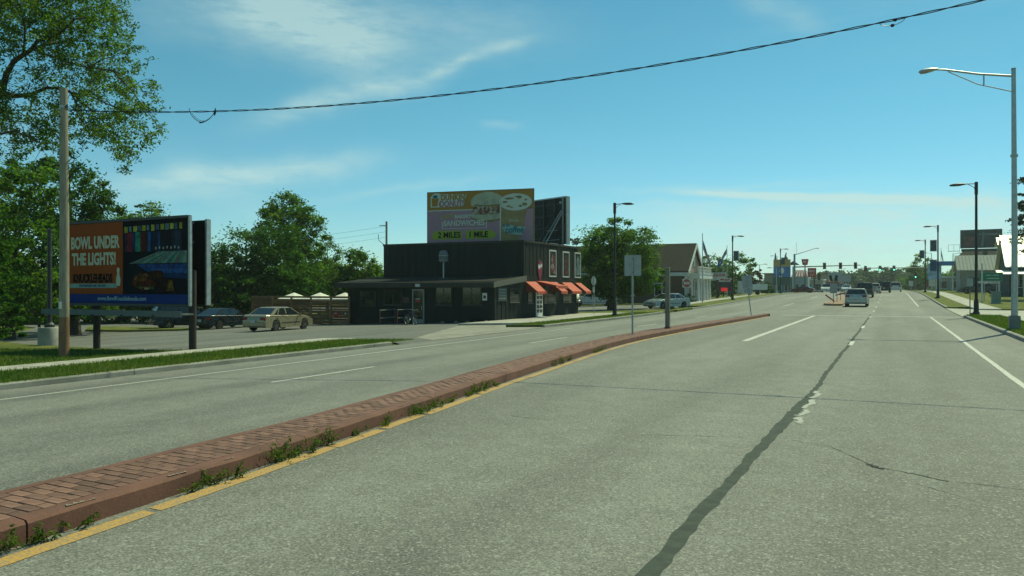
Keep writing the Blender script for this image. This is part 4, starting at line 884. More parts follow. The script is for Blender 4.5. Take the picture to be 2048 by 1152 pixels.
# ------------------------------------------------------------------ the black bar building
SIDING = mat('dark green-black siding', (.020, .026, .024), .85, spec=.15, var=.2, scale=2, stretch=(1, 1, .3), bump=.25, bscale=12)
TRIM = mat('dark trim', (.050, .048, .040), .8, spec=.2, var=.2)
SHINGLE = mat('dark roofing', (.030, .030, .028), .9, spec=.15, var=.35, scale=5, bump=.4)
AWN = mat('red awning canvas', (.50, .095, .055), .75, var=.14, scale=3)
ALU = mat('door aluminium', (.30, .31, .28), .45, .3)
def dark_building():
    XS, YF, YM, YB, XL, XLm = -23.0, 43.1, 47.4, 57.5, -35.1, -35.1; ox, oy = -29, 50; zg = -1.3; zt = 5.04
    o = thing('bar_building', 'two-level black bar building with red awnings and a low front annex', 'building', (ox, oy, zg))
    def L(x, y, z): return (x-ox, y-oy, z-zg)
    def bx(nm, x0, x1, y0, y1, z0, z1, m, par=o, bev=0): return MB().box(L((x0+x1)/2, (y0+y1)/2, (z0+z1)/2), (abs(x1-x0), abs(y1-y0), abs(z1-z0))).build(nm, m, par, bev)
    bx('wall', XLm, XS, YM, YB, -1.5, zt, SIDING)
    # boards of the side wall
    y = YM+.25
    while y < YB: bx('batten', XS, XS+.022, y-.02, y+.02, 2.55, zt-.12, SIDING); y += .62
    y = YF+.3
    while y < YM: bx('batten', XS-.02, XS+.004, y-.02, y+.02, -.6, 2.0, SIDING); y += .62
    x = XLm+.5
    while x < XS: bx('batten', x-.02, x+.02, YM-.022, YM, 2.6, zt-.12, SIDING); x += .62
    for a in ((XLm-.04, XS+.05, YM-.05, YM+.12), (XS-.12, XS+.06, YM+.121, YB+.05)): bx('parapet_cap', *a, zt-.10, zt+.04, TRIM)
    bx('corner_trim', XS-.06, XS+.03, YM-.032, YM+.06, 2.5, zt-.11, TRIM); bx('corner_trim', XS-.06, XS+.03, YB-.08, YB+.03, -1, zt-.11, TRIM)
    bx('roof_deck', XLm+.2, XS-.2, YM+.2, YB-.2, zt-.3, zt-.06, SHINGLE)
    # low annex
    bx('annex_wall', XL, XS-.02, YF, YM-.01, -1.5, 2.15, SIDING)
    rf = MB().hexa([L(XL-.75, YF-.55, 1.98), L(XS+.18, YF-.55, 1.98), L(XS+.18, YM-.03, 2.42), L(XL-.75, YM-.03, 2.42), L(XL-.75, YF-.55, 2.06), L(XS+.18, YF-.55, 2.06), L(XS+.18, YM-.03, 2.54), L(XL-.75, YM-.03, 2.54)]).build('annex_roof', SHINGLE, o)
    bx('fascia', XL-.78, XS+.2, YF-.60, YF-.552, 1.72, 2.07, TRIM, rf)
    fs = MB().hexa([L(XS+.182, YF-.60, 1.72), L(XS+.225, YF-.60, 1.72), L(XS+.225, YM-.03, 2.18), L(XS+.182, YM-.03, 2.18), L(XS+.182, YF-.60, 2.07), L(XS+.225, YF-.60, 2.07), L(XS+.225, YM-.03, 2.56), L(XS+.182, YM-.03, 2.56)]).build('fascia', mat('fascia board in sunlit tone', (.13, .12, .095), .7), rf)  # side fascia paler than the front one: sunlight put into its colour
    bx('corner_trim', XS-.10, XS+.02, YF-.025, YF+.08, -1.2, 1.95, TRIM)
    # front windows and door (on the annex front)
    def fx(px): return onY(px, YF)[0]
    def fzz(py, px): return Zp(py, onY(px, YF)[1])
    fr = mat('window frame', (.030, .030, .026), .6)
    for a, b_, t, bt in ((722, 750, 584, 609), (770, 803, 581, 608), (874, 903, 575, 608), (927, 962, 574, 608)):
        x0, x1 = fx(a), fx(b_); z0, z1 = fzz(bt, a), fzz(t, a); w = bx('window', x0-.08, x1+.08, YF-.05, YF-.004, z0-.08, z1+.08, fr)
        bx('pane', x0, (x0+x1)/2-.03, YF-.058, YF-.052, z0, z1, GLASS, w); bx('pane', (x0+x1)/2+.03, x1, YF-.058, YF-.052, z0, z1, GLASS, w); bx('sill', x0-.14, x1+.14, YF-.11, YF-.052, z0-.14, z0-.082, fr, w)
    x0, x1 = fx(825), fx(849); z0, z1 = gz(-30, 43)+.02, fzz(578, 830); dr = bx('door', x0, x1, YF-.05, YF-.004, z0, z1, ALU)
    bx('pane', x0+.10, x1-.10, YF-.056, YF-.052, z0+.30, z1-.12, GLASS, dr); bx('handle', x1-.20, x1-.16, YF-.10, YF-.058, z0+.95, z0+1.2, STEEL, dr); bx('poster', x0+.25, x1-.3, YF-.06, YF-.057, z0+1.45, z0+1.62, REDP, dr); bx('poster', x0+.28, x1-.33, YF-.06, YF-.057, z0+1.66, z0+1.72, OFFW, dr)
    bx('lamp', fx(842), fx(850), YF-.72, YF-.605, 1.78, 1.98, OFFW); xs = fx(965)
    nt = bx('notice', xs, xs+.34, YF-.02, YF-.004, fzz(601, 969), fzz(586, 969), WHITE); bx('notice_print', xs+.08, xs+.26, YF-.026, YF-.0205, fzz(597, 969), fzz(591, 969), TRIM, nt)
    bx('flyer', fx(806), fx(818), YF-.02, YF-.004, fzz(606, 810), fzz(594, 810), mat('brown paper', (.10, .06, .045), .8))
    for px in (728, 734): pass
    # side windows of annex
    def sy(px): return onX(px, XS)[0]
    def sz(py, px): return Zp(py, onX(px, XS)[1])
    def side(nm, a, b_, t, bt, m, fm, fw=.06, par=o, th=.035):
        y0, y1 = sy(a), sy(b_); z0, z1 = sz(bt, (a+b_)/2), sz(t, (a+b_)/2); w = bx(nm, XS+.002, XS+th, y0, y1, z0, z1, fm); p = bx('pane', XS+th+.001, XS+th+.006, y0+fw, y1-fw, z0+fw, z1-fw, m, w); return w, y0, y1, z0, z1
    MENU = mat('menu board', (.045, .060, .062), .4, var=.4, scale=6)
    w, y0, y1, z0, z1 = side('menu_board', 995, 1013, 575, 603, MENU, TRIM)
    for k in range(4): bx('board_line', XS+.043, XS+.047, y0+.15, y1-.15, z0+.18+k*.19, z0+.24+k*.19, mat('faded print', (.16, .20, .20), .7), w)
    w, y0, y1, z0, z1 = side('window', 1019, 1036, 577, 604, GLASS, TRIM); bx('sill', XS+.036, XS+.10, y0-.05, y1+.05, z0-.06, z0+.0, mat('sill in sunlit tone', (.14, .13, .11), .7), w)  # sills on the sunny wall get a paler colour that stands for sunlight
    # french door
    y0, y1 = sy(1071.5), sy(1084.5); zd0, zd1 = gz(XS, 48.5)+.13, sz(577, 1078); d = bx('door', XS+.002, XS+.04, y0, y1, zd0, zd1, WHITE)
    for i in range(2):
        for k in range(5):
            a = y0+.10+i*(y1-y0-.12)/2; hh = (zd1-zd0-.42)/5; bx('pane', XS+.041, XS+.046, a, a+(y1-y0-.12)/2-.09, zd0+.30+k*hh, zd0+.30+(k+1)*hh-.09, GLASS, d)
    bx('threshold', XS+.041, XS+.25, y0-.1, y1+.1, zd0-.1, zd0+.03, CONC, d)
    for a, b_, t, bt in ((1055, 1064, 580, 606), (1088, 1110, 583, 605), (1125, 1142, 583, 604), (1151, 1160, 583, 604)):
        w, p, q, r_, u = side('window', a, b_, t, bt, GLASS, TRIM); bx('sill', XS+.036, XS+.10, p-.05, q+.05, r_-.06, r_+.0, MATS['sill in sunlit tone'], w)
    # poster frames upstairs
    for k, (a, b_, t, bt, c, c2) in enumerate(((1098, 1112, 500, 554, (.16, .035, .04), (.30, .24, .20)), (1125, 1138, 503, 555, (.13, .04, .035), (.05, .07, .07)), (1149, 1161, 505, 556, (.10, .15, .15), (.22, .28, .27)))):
        w, y0, y1, z0, z1 = side('poster_frame', a, b_, t, bt, mat('poster ground %d' % k, (.03, .04, .04), .5, var=.5, scale=2), OFFW, .11); hh = z1-z0
        PR = mat('poster print %d' % k, c, .6, var=.6, scale=3, col2=c2); mb = MB(); yc = (y0+y1)/2
        for zz, rr in ((.30, .30), (.48, .26), (.62, .20), (.74, .14)): mb.lathe([(rr, 0), (rr, .004)], (0, 0, 0), 10, 'x') if False else None
        pts = [(yc+a_*(y1-y0-.3), z0+b2*hh) for a_, b2 in ((-.42, .12), (.4, .12), (.44, .35), (.28, .55), (.36, .66), (.10, .84), (-.12, .86), (-.30, .64), (-.22, .5), (-.45, .36))]
        MB().prism(pts, XS-ox+.0425, XS-ox+.047, 'x').build('poster_figure', PR, w) if False else MB().prism([(y_-oy, z_-zg) for y_, z_ in pts], XS-ox+.0425, XS-ox+.047, 'x').build('poster_figure', PR, w)
    # heart-shaped cone emblem
    yc, zc = sy(1079), sz(540, 1079); em = [(-.62, .30), (-.55, .60), (-.25, .72), (.1, .62), (.45, .70), (.62, .45), (.55, .0), (.25, -.55), (.02, -1.0), (-.2, -.6), (-.5, -.1)]
    e = MB().prism([(yc+a*.62-oy, zc+b_*.95-zg) for a, b_ in em], XS-ox+.01, XS-ox+.05, 'x').build('wall_emblem', mat('emblem red', (.26, .012, .045), .5), o)
    MB().prism([(yc+a*.60-oy, zc+b_*.9-zg) for a, b_ in ((-.62, .22), (-.5, .45), (.0, .40), (.6, .55), (.6, .25), (.1, .18), (-.3, .05))], XS-ox+.051, XS-ox+.056, 'x').build('emblem_band', OFFW, e)
    MB().prism([(yc+a*.55-oy, zc+b_*.9-zg) for a, b_ in ((-.6, .5), (-.55, .78), (-.2, .92), (.2, .80), (.2, .62), (-.2, .58))], XS-ox+.051, XS-ox+.056, 'x').build('emblem_cap', mat('emblem brown', (.08, .02, .02), .6), e)
    # awnings
    def awning(y0, y1, zt_, drop, out_, shift=0):
        th = .03; mb = MB(); X0, X1 = XS+.03, XS+out_
        mb.hexa([L(X0, y0, zt_-th), L(X0, y1, zt_-th), L(X1, y1, zt_-drop-th), L(X1, y0, zt_-drop-th), L(X0, y0, zt_), L(X0, y1, zt_), L(X1, y1, zt_-drop), L(X1, y0, zt_-drop)])
        a = mb.build('awning', AWN, o); bx('valance', X1-.012, X1+.008, y0, y1, zt_-drop-.20, zt_-drop-.032, AWN, a)
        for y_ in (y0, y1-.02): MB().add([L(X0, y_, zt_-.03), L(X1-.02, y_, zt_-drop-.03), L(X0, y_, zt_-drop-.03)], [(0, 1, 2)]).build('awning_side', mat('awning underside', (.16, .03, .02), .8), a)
        for y_ in (y0+.03, y1-.03): MB().cyl(L(X0, y_, zt_-drop-.03), L(X1-.03, y_, zt_-drop-.035), .012, seg=6).build('awning_rod', GREYM, a)
    zt_ = 2.16
    awning(sy(1051), sy(1071), zt_, .70, .95); awning(sy(1072), sy(1092), zt_+.05, .35, 1.75); awning(sy(1100), sy(1113), zt_, .70, .95); awning(sy(1123), sy(1142), zt_-.02, .70, .95); awning(sy(1150), sy(1161), zt_-.04, .70, .95)
    # roof things: vent skylight
    bx('skylight', -25.4, -23.6, 53.5, 55.0, zt-.06, zt+.18, WHITE, o, .05)
    return o
dark_building()
# big grey microphone-like drum on a stand on the annex roof
X, Y = onY(887, 45.6)[0], 45.6; d = onY(887, 45.6)[1]; z = 2.33
o = thing('roof_ornament', 'grey rounded drum ornament on a thin stand on the annex roof', 'ornament', (X, Y, z)); zc = Zp(513, d)-z
GREYO = mat('grey mesh', (.19, .18, .175), .6, .2, var=.25, scale=12, bump=.6, bscale=60)
MB().lathe([(0, zc-.42), (.24, zc-.40), (.31, zc-.30), (.33, zc-.05), (.33, zc+.12), (.30, zc+.30), (.2, zc+.41), (0, zc+.45)], seg=20).build('drum', GREYO, o, smooth=True)
for zz in (zc-.28, zc+.06): MB().lathe([(.335, zz-.03), (.35, zz), (.335, zz+.03)], seg=20).build('ring', STEEL, o)
MB().cyl((0, 0, .02), (0, 0, zc-.40), .05, seg=10).build('stand', STEEL, o); MB().lathe([(.40, -.12), (.40, .03), (.36, .06), (0, .06)], seg=18).build('foot', GREYM, o)

# ------------------------------------------------------------------ roof billboards
def roof_billboard():
    A = Vector((-31.32, 47.72)); Bp = Vector((-23.12, 49.25)); w = (Bp-A).length; rz = math.atan2(Bp.y-A.y, Bp.x-A.x); zb, zt = 4.88, 8.94
    c = (A+Bp)/2; o = thing('billboard', 'orange and pink doughnut shop billboard on the roof of the black building', 'billboard', (c.x, c.y, zb), rz); h = zt-zb; x0, x1 = -w/2, w/2
    MB().box((0, .10, h/2), (w, .16, h)).build('panel', mat('billboard edge', (.10, .09, .05), .6), o)
    ORG = mat('poster orange', (.36, .19, .045), .65, var=.05); PNK = mat('poster pink', (.38, .22, .27), .65, var=.05); PALE = mat('poster pale', (.52, .56, .47), .65, var=.05)
    MAG = mat('poster magenta', (.36, .16, .22), .65); YEL = mat('poster yellow', (.42, .40, .05), .65); LIME = mat('poster lime', (.30, .36, .05), .65, var=.05); BLK = mat('poster black', (.012, .014, .014), .6)
    BUN = mat('poster bun', (.40, .40, .29), .65, var=.25, scale=1.5); BUND = mat('poster bun shade', (.24, .19, .09), .65, var=.3, scale=2); HAM = mat('poster filling', (.22, .09, .07), .65, var=.6, scale=5, col2=(.40, .38, .30)); COF = mat('poster coffee', (.30, .22, .11), .65, var=.2, scale=2); TEAL = mat('poster teal', (.02, .16, .19), .65)
    k = [0]
    def fl(nm, pts, m, lift): return MB().prism([(x0+u*w, v*h) for u, v in pts], .016-.006*lift-.004, .016-.006*lift+.0005).build(nm, m, o)
    def rect(a, b, c_, d): return [(a, c_), (b, c_), (b, d), (a, d)]
    fl('poster', rect(.008, .992, .02, .640), PNK, 0); fl('poster', rect(.008, .992, .660, .985), ORG, 0); fl('poster', rect(.008, .5, .641, .659), PALE, 0)
    # cup and lettering block
    fl('poster_badge', [(.035, .71), (.36, .72), (.36, .83), (.385, .94), (.13, .955), (.12, .97), (.085, .995-.02), (.06, .96), (.035, .90)], PALE, 1)
    fl('poster_cup', [(.05, .73), (.10, .73), (.115, .88), (.045, .88)], ORG, 2); fl('poster_cup', rect(.06, .10, .885, .935), TEAL, 2); fl('poster_cup', rect(.115, .135, .74, .80), MAG, 2)
    text_mesh('lettering', "DUNKIN'", .62, ORG, o, (x0+.255*w, -.012, .885*h), sx=.80, bold=.02); text_mesh('lettering', 'DONUTS', .62, MAG, o, (x0+.245*w, -.012, .765*h), sx=.80, bold=.02)
    # bakery sandwiches
    fl('poster_badge', [(.13, .49), (.245, .535), (.25, .60), (.14, .56)], YEL, 1); text_mesh('lettering', 'NEW!', .34, PNK, o, (x0+.19*w, -.012, .548*h), sx=1.0, bold=.01, rot=(math.pi/2, -.12, 0))
    text_mesh('lettering', 'BAKERY', .36, PALE, o, (x0+.345*w, -.010, .528*h), sx=1.0, bold=.012)
    for r in (rect(.145, .57, .308, .316), rect(.145, .153, .317, .44), rect(.562, .57, .317, .50)): fl('poster_frame', r, PALE, 1)
    text_mesh('lettering', 'SANDWICHES', .56, PALE, o, (x0+.355*w, -.010, .405*h), sx=.92, bold=.016)
    # arrows
    fl('arrow', [(.035, .175), (.085, .09), (.085, .115), (.335, .115), (.335, .27), (.085, .27), (.085, .285)], LIME, 1); text_mesh('lettering', '2 MILES', .60, BLK, o, (x0+.215*w, -.014, .19*h), sx=.92, bold=.014)
    fl('arrow', [(.375, .115), (.605, .115), (.605, .085), (.665, .185), (.605, .285), (.605, .27), (.375, .27)], LIME, 1); text_mesh('lettering', '1 MILE', .60, BLK, o, (x0+.49*w, -.014, .19*h), sx=.92, bold=.014)
    # sandwich
    fl('sandwich', ellipse(.58, .535, .165, .12), BUND, 1); fl('sandwich', ellipse(.575, .545, .155, .09), BUN, 2)
    fl('sandwich', [(.425, .60), (.46, .56), (.55, .55), (.66, .56), (.74, .60), (.745, .66), (.70, .70), (.60, .69), (.50, .72), (.44, .68)], HAM, 3)
    fl('sandwich', ellipse(.575, .775, .155, .19, 20, -.35, math.pi+.35), BUN, 4); fl('sandwich', [(.45, .72), (.56, .70), (.70, .71), (.69, .735), (.56, .725), (.46, .745)], BUND, 5)
    # iced drink
    fl('cup', [(.695, .02), (.87, .02), (.90, .30), (.935, .60), (.96, .74), (.70, .74)], COF, 6); fl('cup', [(.69, .02), (.70, .02), (.705, .76), (.693, .78)], PALE, 7)
    fl('cup_top', ellipse(.835, .765, .15, .155, 28), PALE, 7)
    for a, b, c_, d in ((.78, .83, .055, .02), (.74, .77, .03, .02), (.87, .85, .03, .03), (.92, .72, .03, .03), (.88, .69, .02, .02), (.77, .69, .025, .015), (.80, .67, .02, .012), (.93, .80, .015, .02), (.85, .86, .03, .012)): fl('topping', ellipse(a, b, c_*.8, d, 9), BUND, 8)
    fl('cup_band', [(.715, .30), (.74, .38), (.82, .335), (.93, .31), (.90, .17), (.82, .18), (.735, .23)], mat('poster aqua', (.30, .42, .40), .65), 9)
    text_mesh('lettering', 'ICED', .26, TEAL, o, (x0+.755*w, -.052, .345*h), sx=.9, bold=.008, rot=(math.pi/2, .06, 0)); text_mesh('lettering', 'coffee', .66, TEAL, o, (x0+.825*w, -.052, .262*h), sx=.88, bold=.016, shear=.15)
    text_mesh('lettering', 'Dunkin', .24, PALE, o, (x0+.82*w, -.040, .43*h), sx=1.1, shear=.2)
    for x in (-3.2, 0, 3.2):
        MB().box((x, .30, h/2-.3), (.14, .16, h+.2)).build('upright', GREYM, o); MB().tube([(x, .35, h*.75), (x, 2.2, .02)], .06, 6).build('brace', GREYM, o)
roof_billboard()
def back_billboard():
    E = Vector((-23.15, 55.4)); D = Vector((-3.7, 1.6)).normalized(); w = 6.0; P = E+D*w; c = (E+P)/2; zb, zt = 5.02, 8.97; h = zt-zb
    rz = math.atan2(-D.y, -D.x); o = thing('billboard', 'back of a black framed billboard facing away behind the doughnut billboard', 'billboard', (c.x, c.y, zb), rz)
    MB().box((0, .22, h/2+.1), (w, .10, h-.2)).build('panel', mat('billboard back', (.014, .016, .016), .7, var=.4), o)
    MB().box((w/2+.02, .18, h/2+.1), (.14, .32, h-.1)).build('frame', OFFW, o); MB().box((-.1, .20, h+.05), (w, .30, .10)).build('frame', STEEL, o)
    for i, x in enumerate((-2.6, -1.2, .3, 1.6, 2.55)):
        MB().box((x, .08, h/2-.05), (.09, .12, h+.1)).build('upright', GREYM if i < 4 else STEELD, o)
        MB().tube([(x, .0, h*.70), (x-.0, -1.9, .05)], .045, 6).build('brace', GREYM if i < 4 else STEELD, o)
    for z_ in (.35, .75, 1.6, 2.6, 3.5): MB().box((0, .12, z_), (w-.3, .06, .07)).build('stringer', GREYM, o)
    MB().tube([(2.5, -.05, 2.9), (.4, -.3, .3)], .05, 6).build('diagonal', STEELD, o); MB().tube([(2.5, -.3, .55), (.6, -.3, .55)], .035, 6).build('diagonal', STEELD, o); MB().tube([(2.5, -.5, 1.3), (1.3, -.5, 1.3)], .03, 6).build('diagonal', STEELD, o)
    MB().box((2.45, -.05, 3.55), (.25, .25, .2)).build('lamp', STEELD, o, .04)
back_billboard()

# ------------------------------------------------------------------ slat fence with parasols behind
def fence():
    o = thing('slat_fence', 'brown wooden slat fence with uneven boards beside the black building', 'fence', (-39, 42.2, gz(-39, 42.2)))
    z0 = gz(-39, 42.2); FW = mat('stained fence wood', (.19, .085, .034), .75, var=.35, scale=3, stretch=(1.2, 6, 6), obj_random=.35); FP = mat('fence post wood', (.24, .13, .055), .75, var=.3, scale=3)
    pxs = [505, 545, 583, 622, 662, 698]; xs = [onY(p, 42.2)[0]+39 for p in pxs]; top = 1.10-z0
    for x in xs:
        g = gz(x-39, 42.2)-z0; MB().box((x, 0, (top+g)/2-.1), (.12, .12, top-g+.2)).build('post', FP, o, .01)
    for i, (a, b) in enumerate(zip(xs, xs[1:])):
        g = gz((a+b)/2-39, 42.2)-z0; zz = g+.12; k = 0
        while zz < top-.32:
            hh = random.choice([.10, .14, .18, .2]); l = b-a-.13
            MB().box((0, 0, 0), (l, .022, hh)).build('slat', FW, o, loc=((a+b)/2, -.02+random.uniform(-.02, .03), zz+hh/2), rot=(0, random.uniform(-.012, .012), 0)); zz += hh+random.choice([.012, .025, .05, .018]); k += 1
        MB().box(((a+b)/2, -.03, top-.06), (b-a+.02, .05, .14)).build('rail', FP, o); MB().box(((a+b)/2, -.045, g+.06), (b-a-.13, .03, .10)).build('rail', FP, o)
        if i in (3,):
            for xx in (a+.12, b-.12): MB().box((xx, -.06, g+.62), (.06, .02, 1.0)).build('inner_frame', FP, o)
            MB().box(((a+b)/2, -.06, g+1.14), (b-a-.2, .02, .06)).build('inner_frame', FP, o)
    a = xs[4]; MB().lathe([(.0, -.02), (.17, -.02), (.2, 0), (.17, .02), (0, .02)], (a+.55, -.10, .85), 18, 'y').build('round_sign', REDP, o); MB().box((a+.52, -.125, .93), (.2, .008, .05)).build('sign_print', OFFW, o)
    MB().box((a+1.0, -.06, .68), (.2, .01, .12)).build('sign_print', REDP, o); MB().box((a+1.35, -.06, .92), (.10, .01, .14)).build('sign_print', OFFW, o)
fence()
for px, yy, lab in ((588, 45.5, 'white patio parasol above the middle of the slat fence'), (640, 45.0, 'white patio parasol above the right half of the slat fence'), (690, 45.2, 'white patio parasol right against the black annex')):
    X, d = onY(px, yy); g = gz(X, yy); zt = Zp(585, d)-g; zt += .0; o = thing('patio_parasol', lab, 'parasol', (X, yy, g), 0, 'white parasols behind the slat fence'); CAN = mat('white canvas', (.72, .70, .62), .8, var=.08)
    MB().cyl((0, 0, 0), (0, 0, zt), .025, seg=8).build('pole', WOODB, o); MB().lathe([(.25, 0), (.25, .06), (.05, .1)], seg=12).build('foot', GREYM, o)
    mb = MB(); n = 8; R_ = 1.25; v = [(0, 0, zt)]+[(R_*math.cos(2*math.pi*i/n), R_*math.sin(2*math.pi*i/n), zt-.48) for i in range(n)]+[(R_*math.cos(2*math.pi*i/n), R_*math.sin(2*math.pi*i/n), zt-.66) for i in range(n)]
    mb.add(v, [(0, 1+i, 1+(i+1) % n) for i in range(n)]+[(1+i, 9+i, 9+(i+1) % n, 1+(i+1) % n) for i in range(n)]); mb.build('canopy', CAN, o)

# handrails, bicycle, kerb stones by the entrance
def rail(px, lab):
    X, d = onY(px, 40.6); z = gz(X, 40.6); o = thing('handrail', lab, 'handrail', (X, 40.6, z), 0, 'handrails by the entrance'); RED = mat('rusty red rail', (.16, .055, .045), .6, var=.3); ST = mat('rail steel', (.45, .43, .40), .35, .6)
    for y in (0, 1.7): MB().cyl((0, y, -.1), (0, y, 1.0), .028, seg=8).build('post', RED, o)
    for z_ in (.98, .45): MB().tube([(0, -.02, z_), (.02, 1.72, z_+.02)], .028, 8).build('rail', ST, o)
rail(760, 'steel handrail on rusty posts left of the bicycle'); rail(795, 'steel handrail on rusty posts beside the bicycle wheel')
def bicycle():
    X, d = onY(822, 40.3); z = gz(X, 40.3)+.006; o = thing('bicycle', 'dark blue bicycle leaning near the bar entrance', 'bicycle', (X, 40.3, z), R(-25)); BF = mat('blue frame', (.02, .05, .08), .4)
    for x in (-.5, .5):
        pts = [(x+.33*math.cos(a), 0, .335+.33*math.sin(a)) for a in [2*math.pi*i/24 for i in range(25)]]; wh = MB().tube(pts, .018, 6, False).build('wheel', TYRE, o)
        sp = MB()
        for i in range(8): a = i*math.pi/8; sp.tube([(x+.32*math.cos(a), 0, .335+.32*math.sin(a)), (x-.32*math.cos(a), 0, .335-.32*math.sin(a))], .003, 4)
        sp.build('spokes', STEEL, wh)
        MB().tube([(q[0], 0, q[2]) if 0 else ((q[0]-x)*.93+x, 0, (q[2]-.335)*.93+.335) for q in pts], .008, 5, False).build('rim', STEEL, wh)
    fr = MB()
    for a, b in (((-.5, .335), (-.08, .32)), ((-.08, .32), (-.2, .82)), ((-.2, .78), (.36, .80)), ((-.08, .32), (.38, .72)), ((-.5, .335), (-.19, .74)), ((.5, .335), (.34, .92))): fr.tube([(a[0], 0, a[1]), (b[0], 0, b[1])], .018, 7)
    fr.build('frame', BF, o); MB().box((-.21, 0, .86), (.26, .13, .06)).build('saddle', BLACK, o, .02); MB().tube([(.40, -.28, .98), (.34, -.1, .96), (.34, .1, .96), (.40, .28, .98)], .013, 6).build('handlebar', STEEL, o)
    MB().lathe([(.08, -.01), (.08, .01)], (-.08, -.05, .32), 12, 'y').build('crank', STEEL, o)
bicycle()
for i, px in enumerate((885, 912, 935, 950, 972)):
    X, d = onY(px, 42.3); s = random.uniform(.10, .2); o = MB().lathe([(0, 0), (s, .02), (s*1.05, s*.5), (s*.6, s*.9), (0, s)], seg=7).build('rock', mat('rock', (.20, .18, .14), .9, var=.3, scale=8), None, loc=(X, 42.3, gz(X, 42.3)), rot=(0, 0, px)); tag(o, 'small pale rock at the foot of the annex wall', 'rock', 'rocks along the annex wall')

# far utility pole left of the roof
X, Y = at(773, 96); z = gz(X, Y); o = thing('utility_pole', 'far grey utility pole rising behind the black building', 'utility pole', (X, Y, z)); H = Zp(443, 96)-z
MB().cyl((0, 0, 0), (0, 0, H), .17, .13, 8).build('shaft', WOOD, o); MB().box((-.5, 0, H-.5), (1.2, .08, .10)).build('crossarm', WOOD, o); MB().tube([(-.3, 0, H-3.0), (-1.2, 0, H-2.4), (-1.3, 0, H-1.6)], .04, 6).build('riser', GREYM, o)
for k, (zz, l, r_) in enumerate(((H-.6, 300, 1), (H-1.3, 300, 1), (H-2.0, 300, 1))):
    w = MB(); A = Vector((X, Y, z+zz)); E1 = Vector((X-70, Y-8, z+zz-1.5)); pts = [A.lerp(E1, i/20)-Vector((0, 0, 1.6*4*(i/20)*(1-i/20)))-A for i in range(21)]; w.tube(pts, .014, 4)
    ob = w.build('power_line', CABLE, None, loc=tuple(A)); tag(ob, ('topmost', 'middle', 'lowest')[k]+' thin power line strung from the far grey pole', 'cable', 'power lines at the far pole')

# ------------------------------------------------------------------ signs on the road
def sign_back(px, py, pt, d, w, h, label, lean=0.0, up=KH, both=None):
    X, Y = at(px, d); z = gz(X, Y)+up; H = Zp(pt, d)-z; o = thing('road_sign', label, 'road sign', (X, Y, z)); o.rotation_euler = (0, lean, 0)
    MB().box((0, 0, H/2-.15), (.06, .035, H+.3)).build('post', STEELD, o, .004); pl = MB().box((0, .03, H-h/2), (w, .006, h)).build('plate', STEELD, o, .002)
    for zz in (H-.12, H-h+.12): MB().cyl((0, -.025, zz), (0, .02, zz), .018, seg=6).build('bolt', GREYM, pl)
    return o
sign_back(1265, 672, 510, 25.9, .60, .72, 'back of a square sign on a thin post in the red median')
o = sign_back(1502, 628, 550, 47.5, .62, .80, 'back of a leaning square sign at the tip of the red median', lean=R(-7)); MB().box((0, .03, 1.45), (.55, .006, .30)).build('plate', STEELD, o)
X, Y = -7.95, 29.5; o = thing('wooden_post', 'short square wooden post standing in the red median', 'post', (X, Y, gz(X, Y)+KH-.01)); MB().box((0, 0, 1.15), (.17, .15, 2.55)).build('shaft', mat('grey post wood', (.20, .185, .14), .8, var=.3, scale=3, stretch=(5, 5, .6)), o, .008); MB().box((0, 0, .02), (.22, .20, .08)).build('collar', REDC, o, .01); MB().box((0, 0, 2.435), (.18, .16, .02)).build('cap', STEELD, o)
def octagon(r): return [(r*math.cos(R(22.5+45*i)), r*math.sin(R(22.5+45*i))) for i in range(8)]
X, Y = at(1188, 58); z = gz(X, Y)+.13; o = thing('stop_sign', 'stop sign seen edge-on from behind beside the black building', 'road sign', (X, Y, z), R(80)); H = Zp(552, 58)-z
MB().box((0, 0, H/2-.1), (.055, .035, H+.1)).build('post', STEELD, o); MB().prism([(a, b+H-.38) for a, b in octagon(.38)], .022, .028).build('plate', STEELD, o); MB().prism([(a, b+H-.38) for a, b in octagon(.37)], .0285, .032).build('face', REDP, o); MB().box((0, .03, H-1.05), (.30, .006, .44)).build('plate', OFFW, o)
X, Y = -16.2, 66.5; z = gz(X, Y)+.12; d = 66.6; o = thing('do_not_enter_sign', 'red and white do not enter sign on the small traffic island', 'road sign', (X, Y, z), R(6)); H = Zp(558, d)-z
MB().box((0, .03, H/2-.15), (.06, .035, H+.2)).build('post', STEELD, o); pl = MB().box((0, 0, H-.37), (.76, .008, .76)).build('plate', WHITE, o, .01); MB().lathe([(.355, -.004), (.355, .002)], (0, -.007, H-.37), 28, 'y').build('disc', REDP, pl); MB().box((0, -.014, H-.37), (.56, .005, .14)).build('bar', WHITE, pl)
text_mesh('lettering', 'DO NOT', .16, WHITE, o, (0, -.013, H-.21), .002); text_mesh('lettering', 'ENTER', .16, WHITE, o, (0, -.013, H-.53), .002)

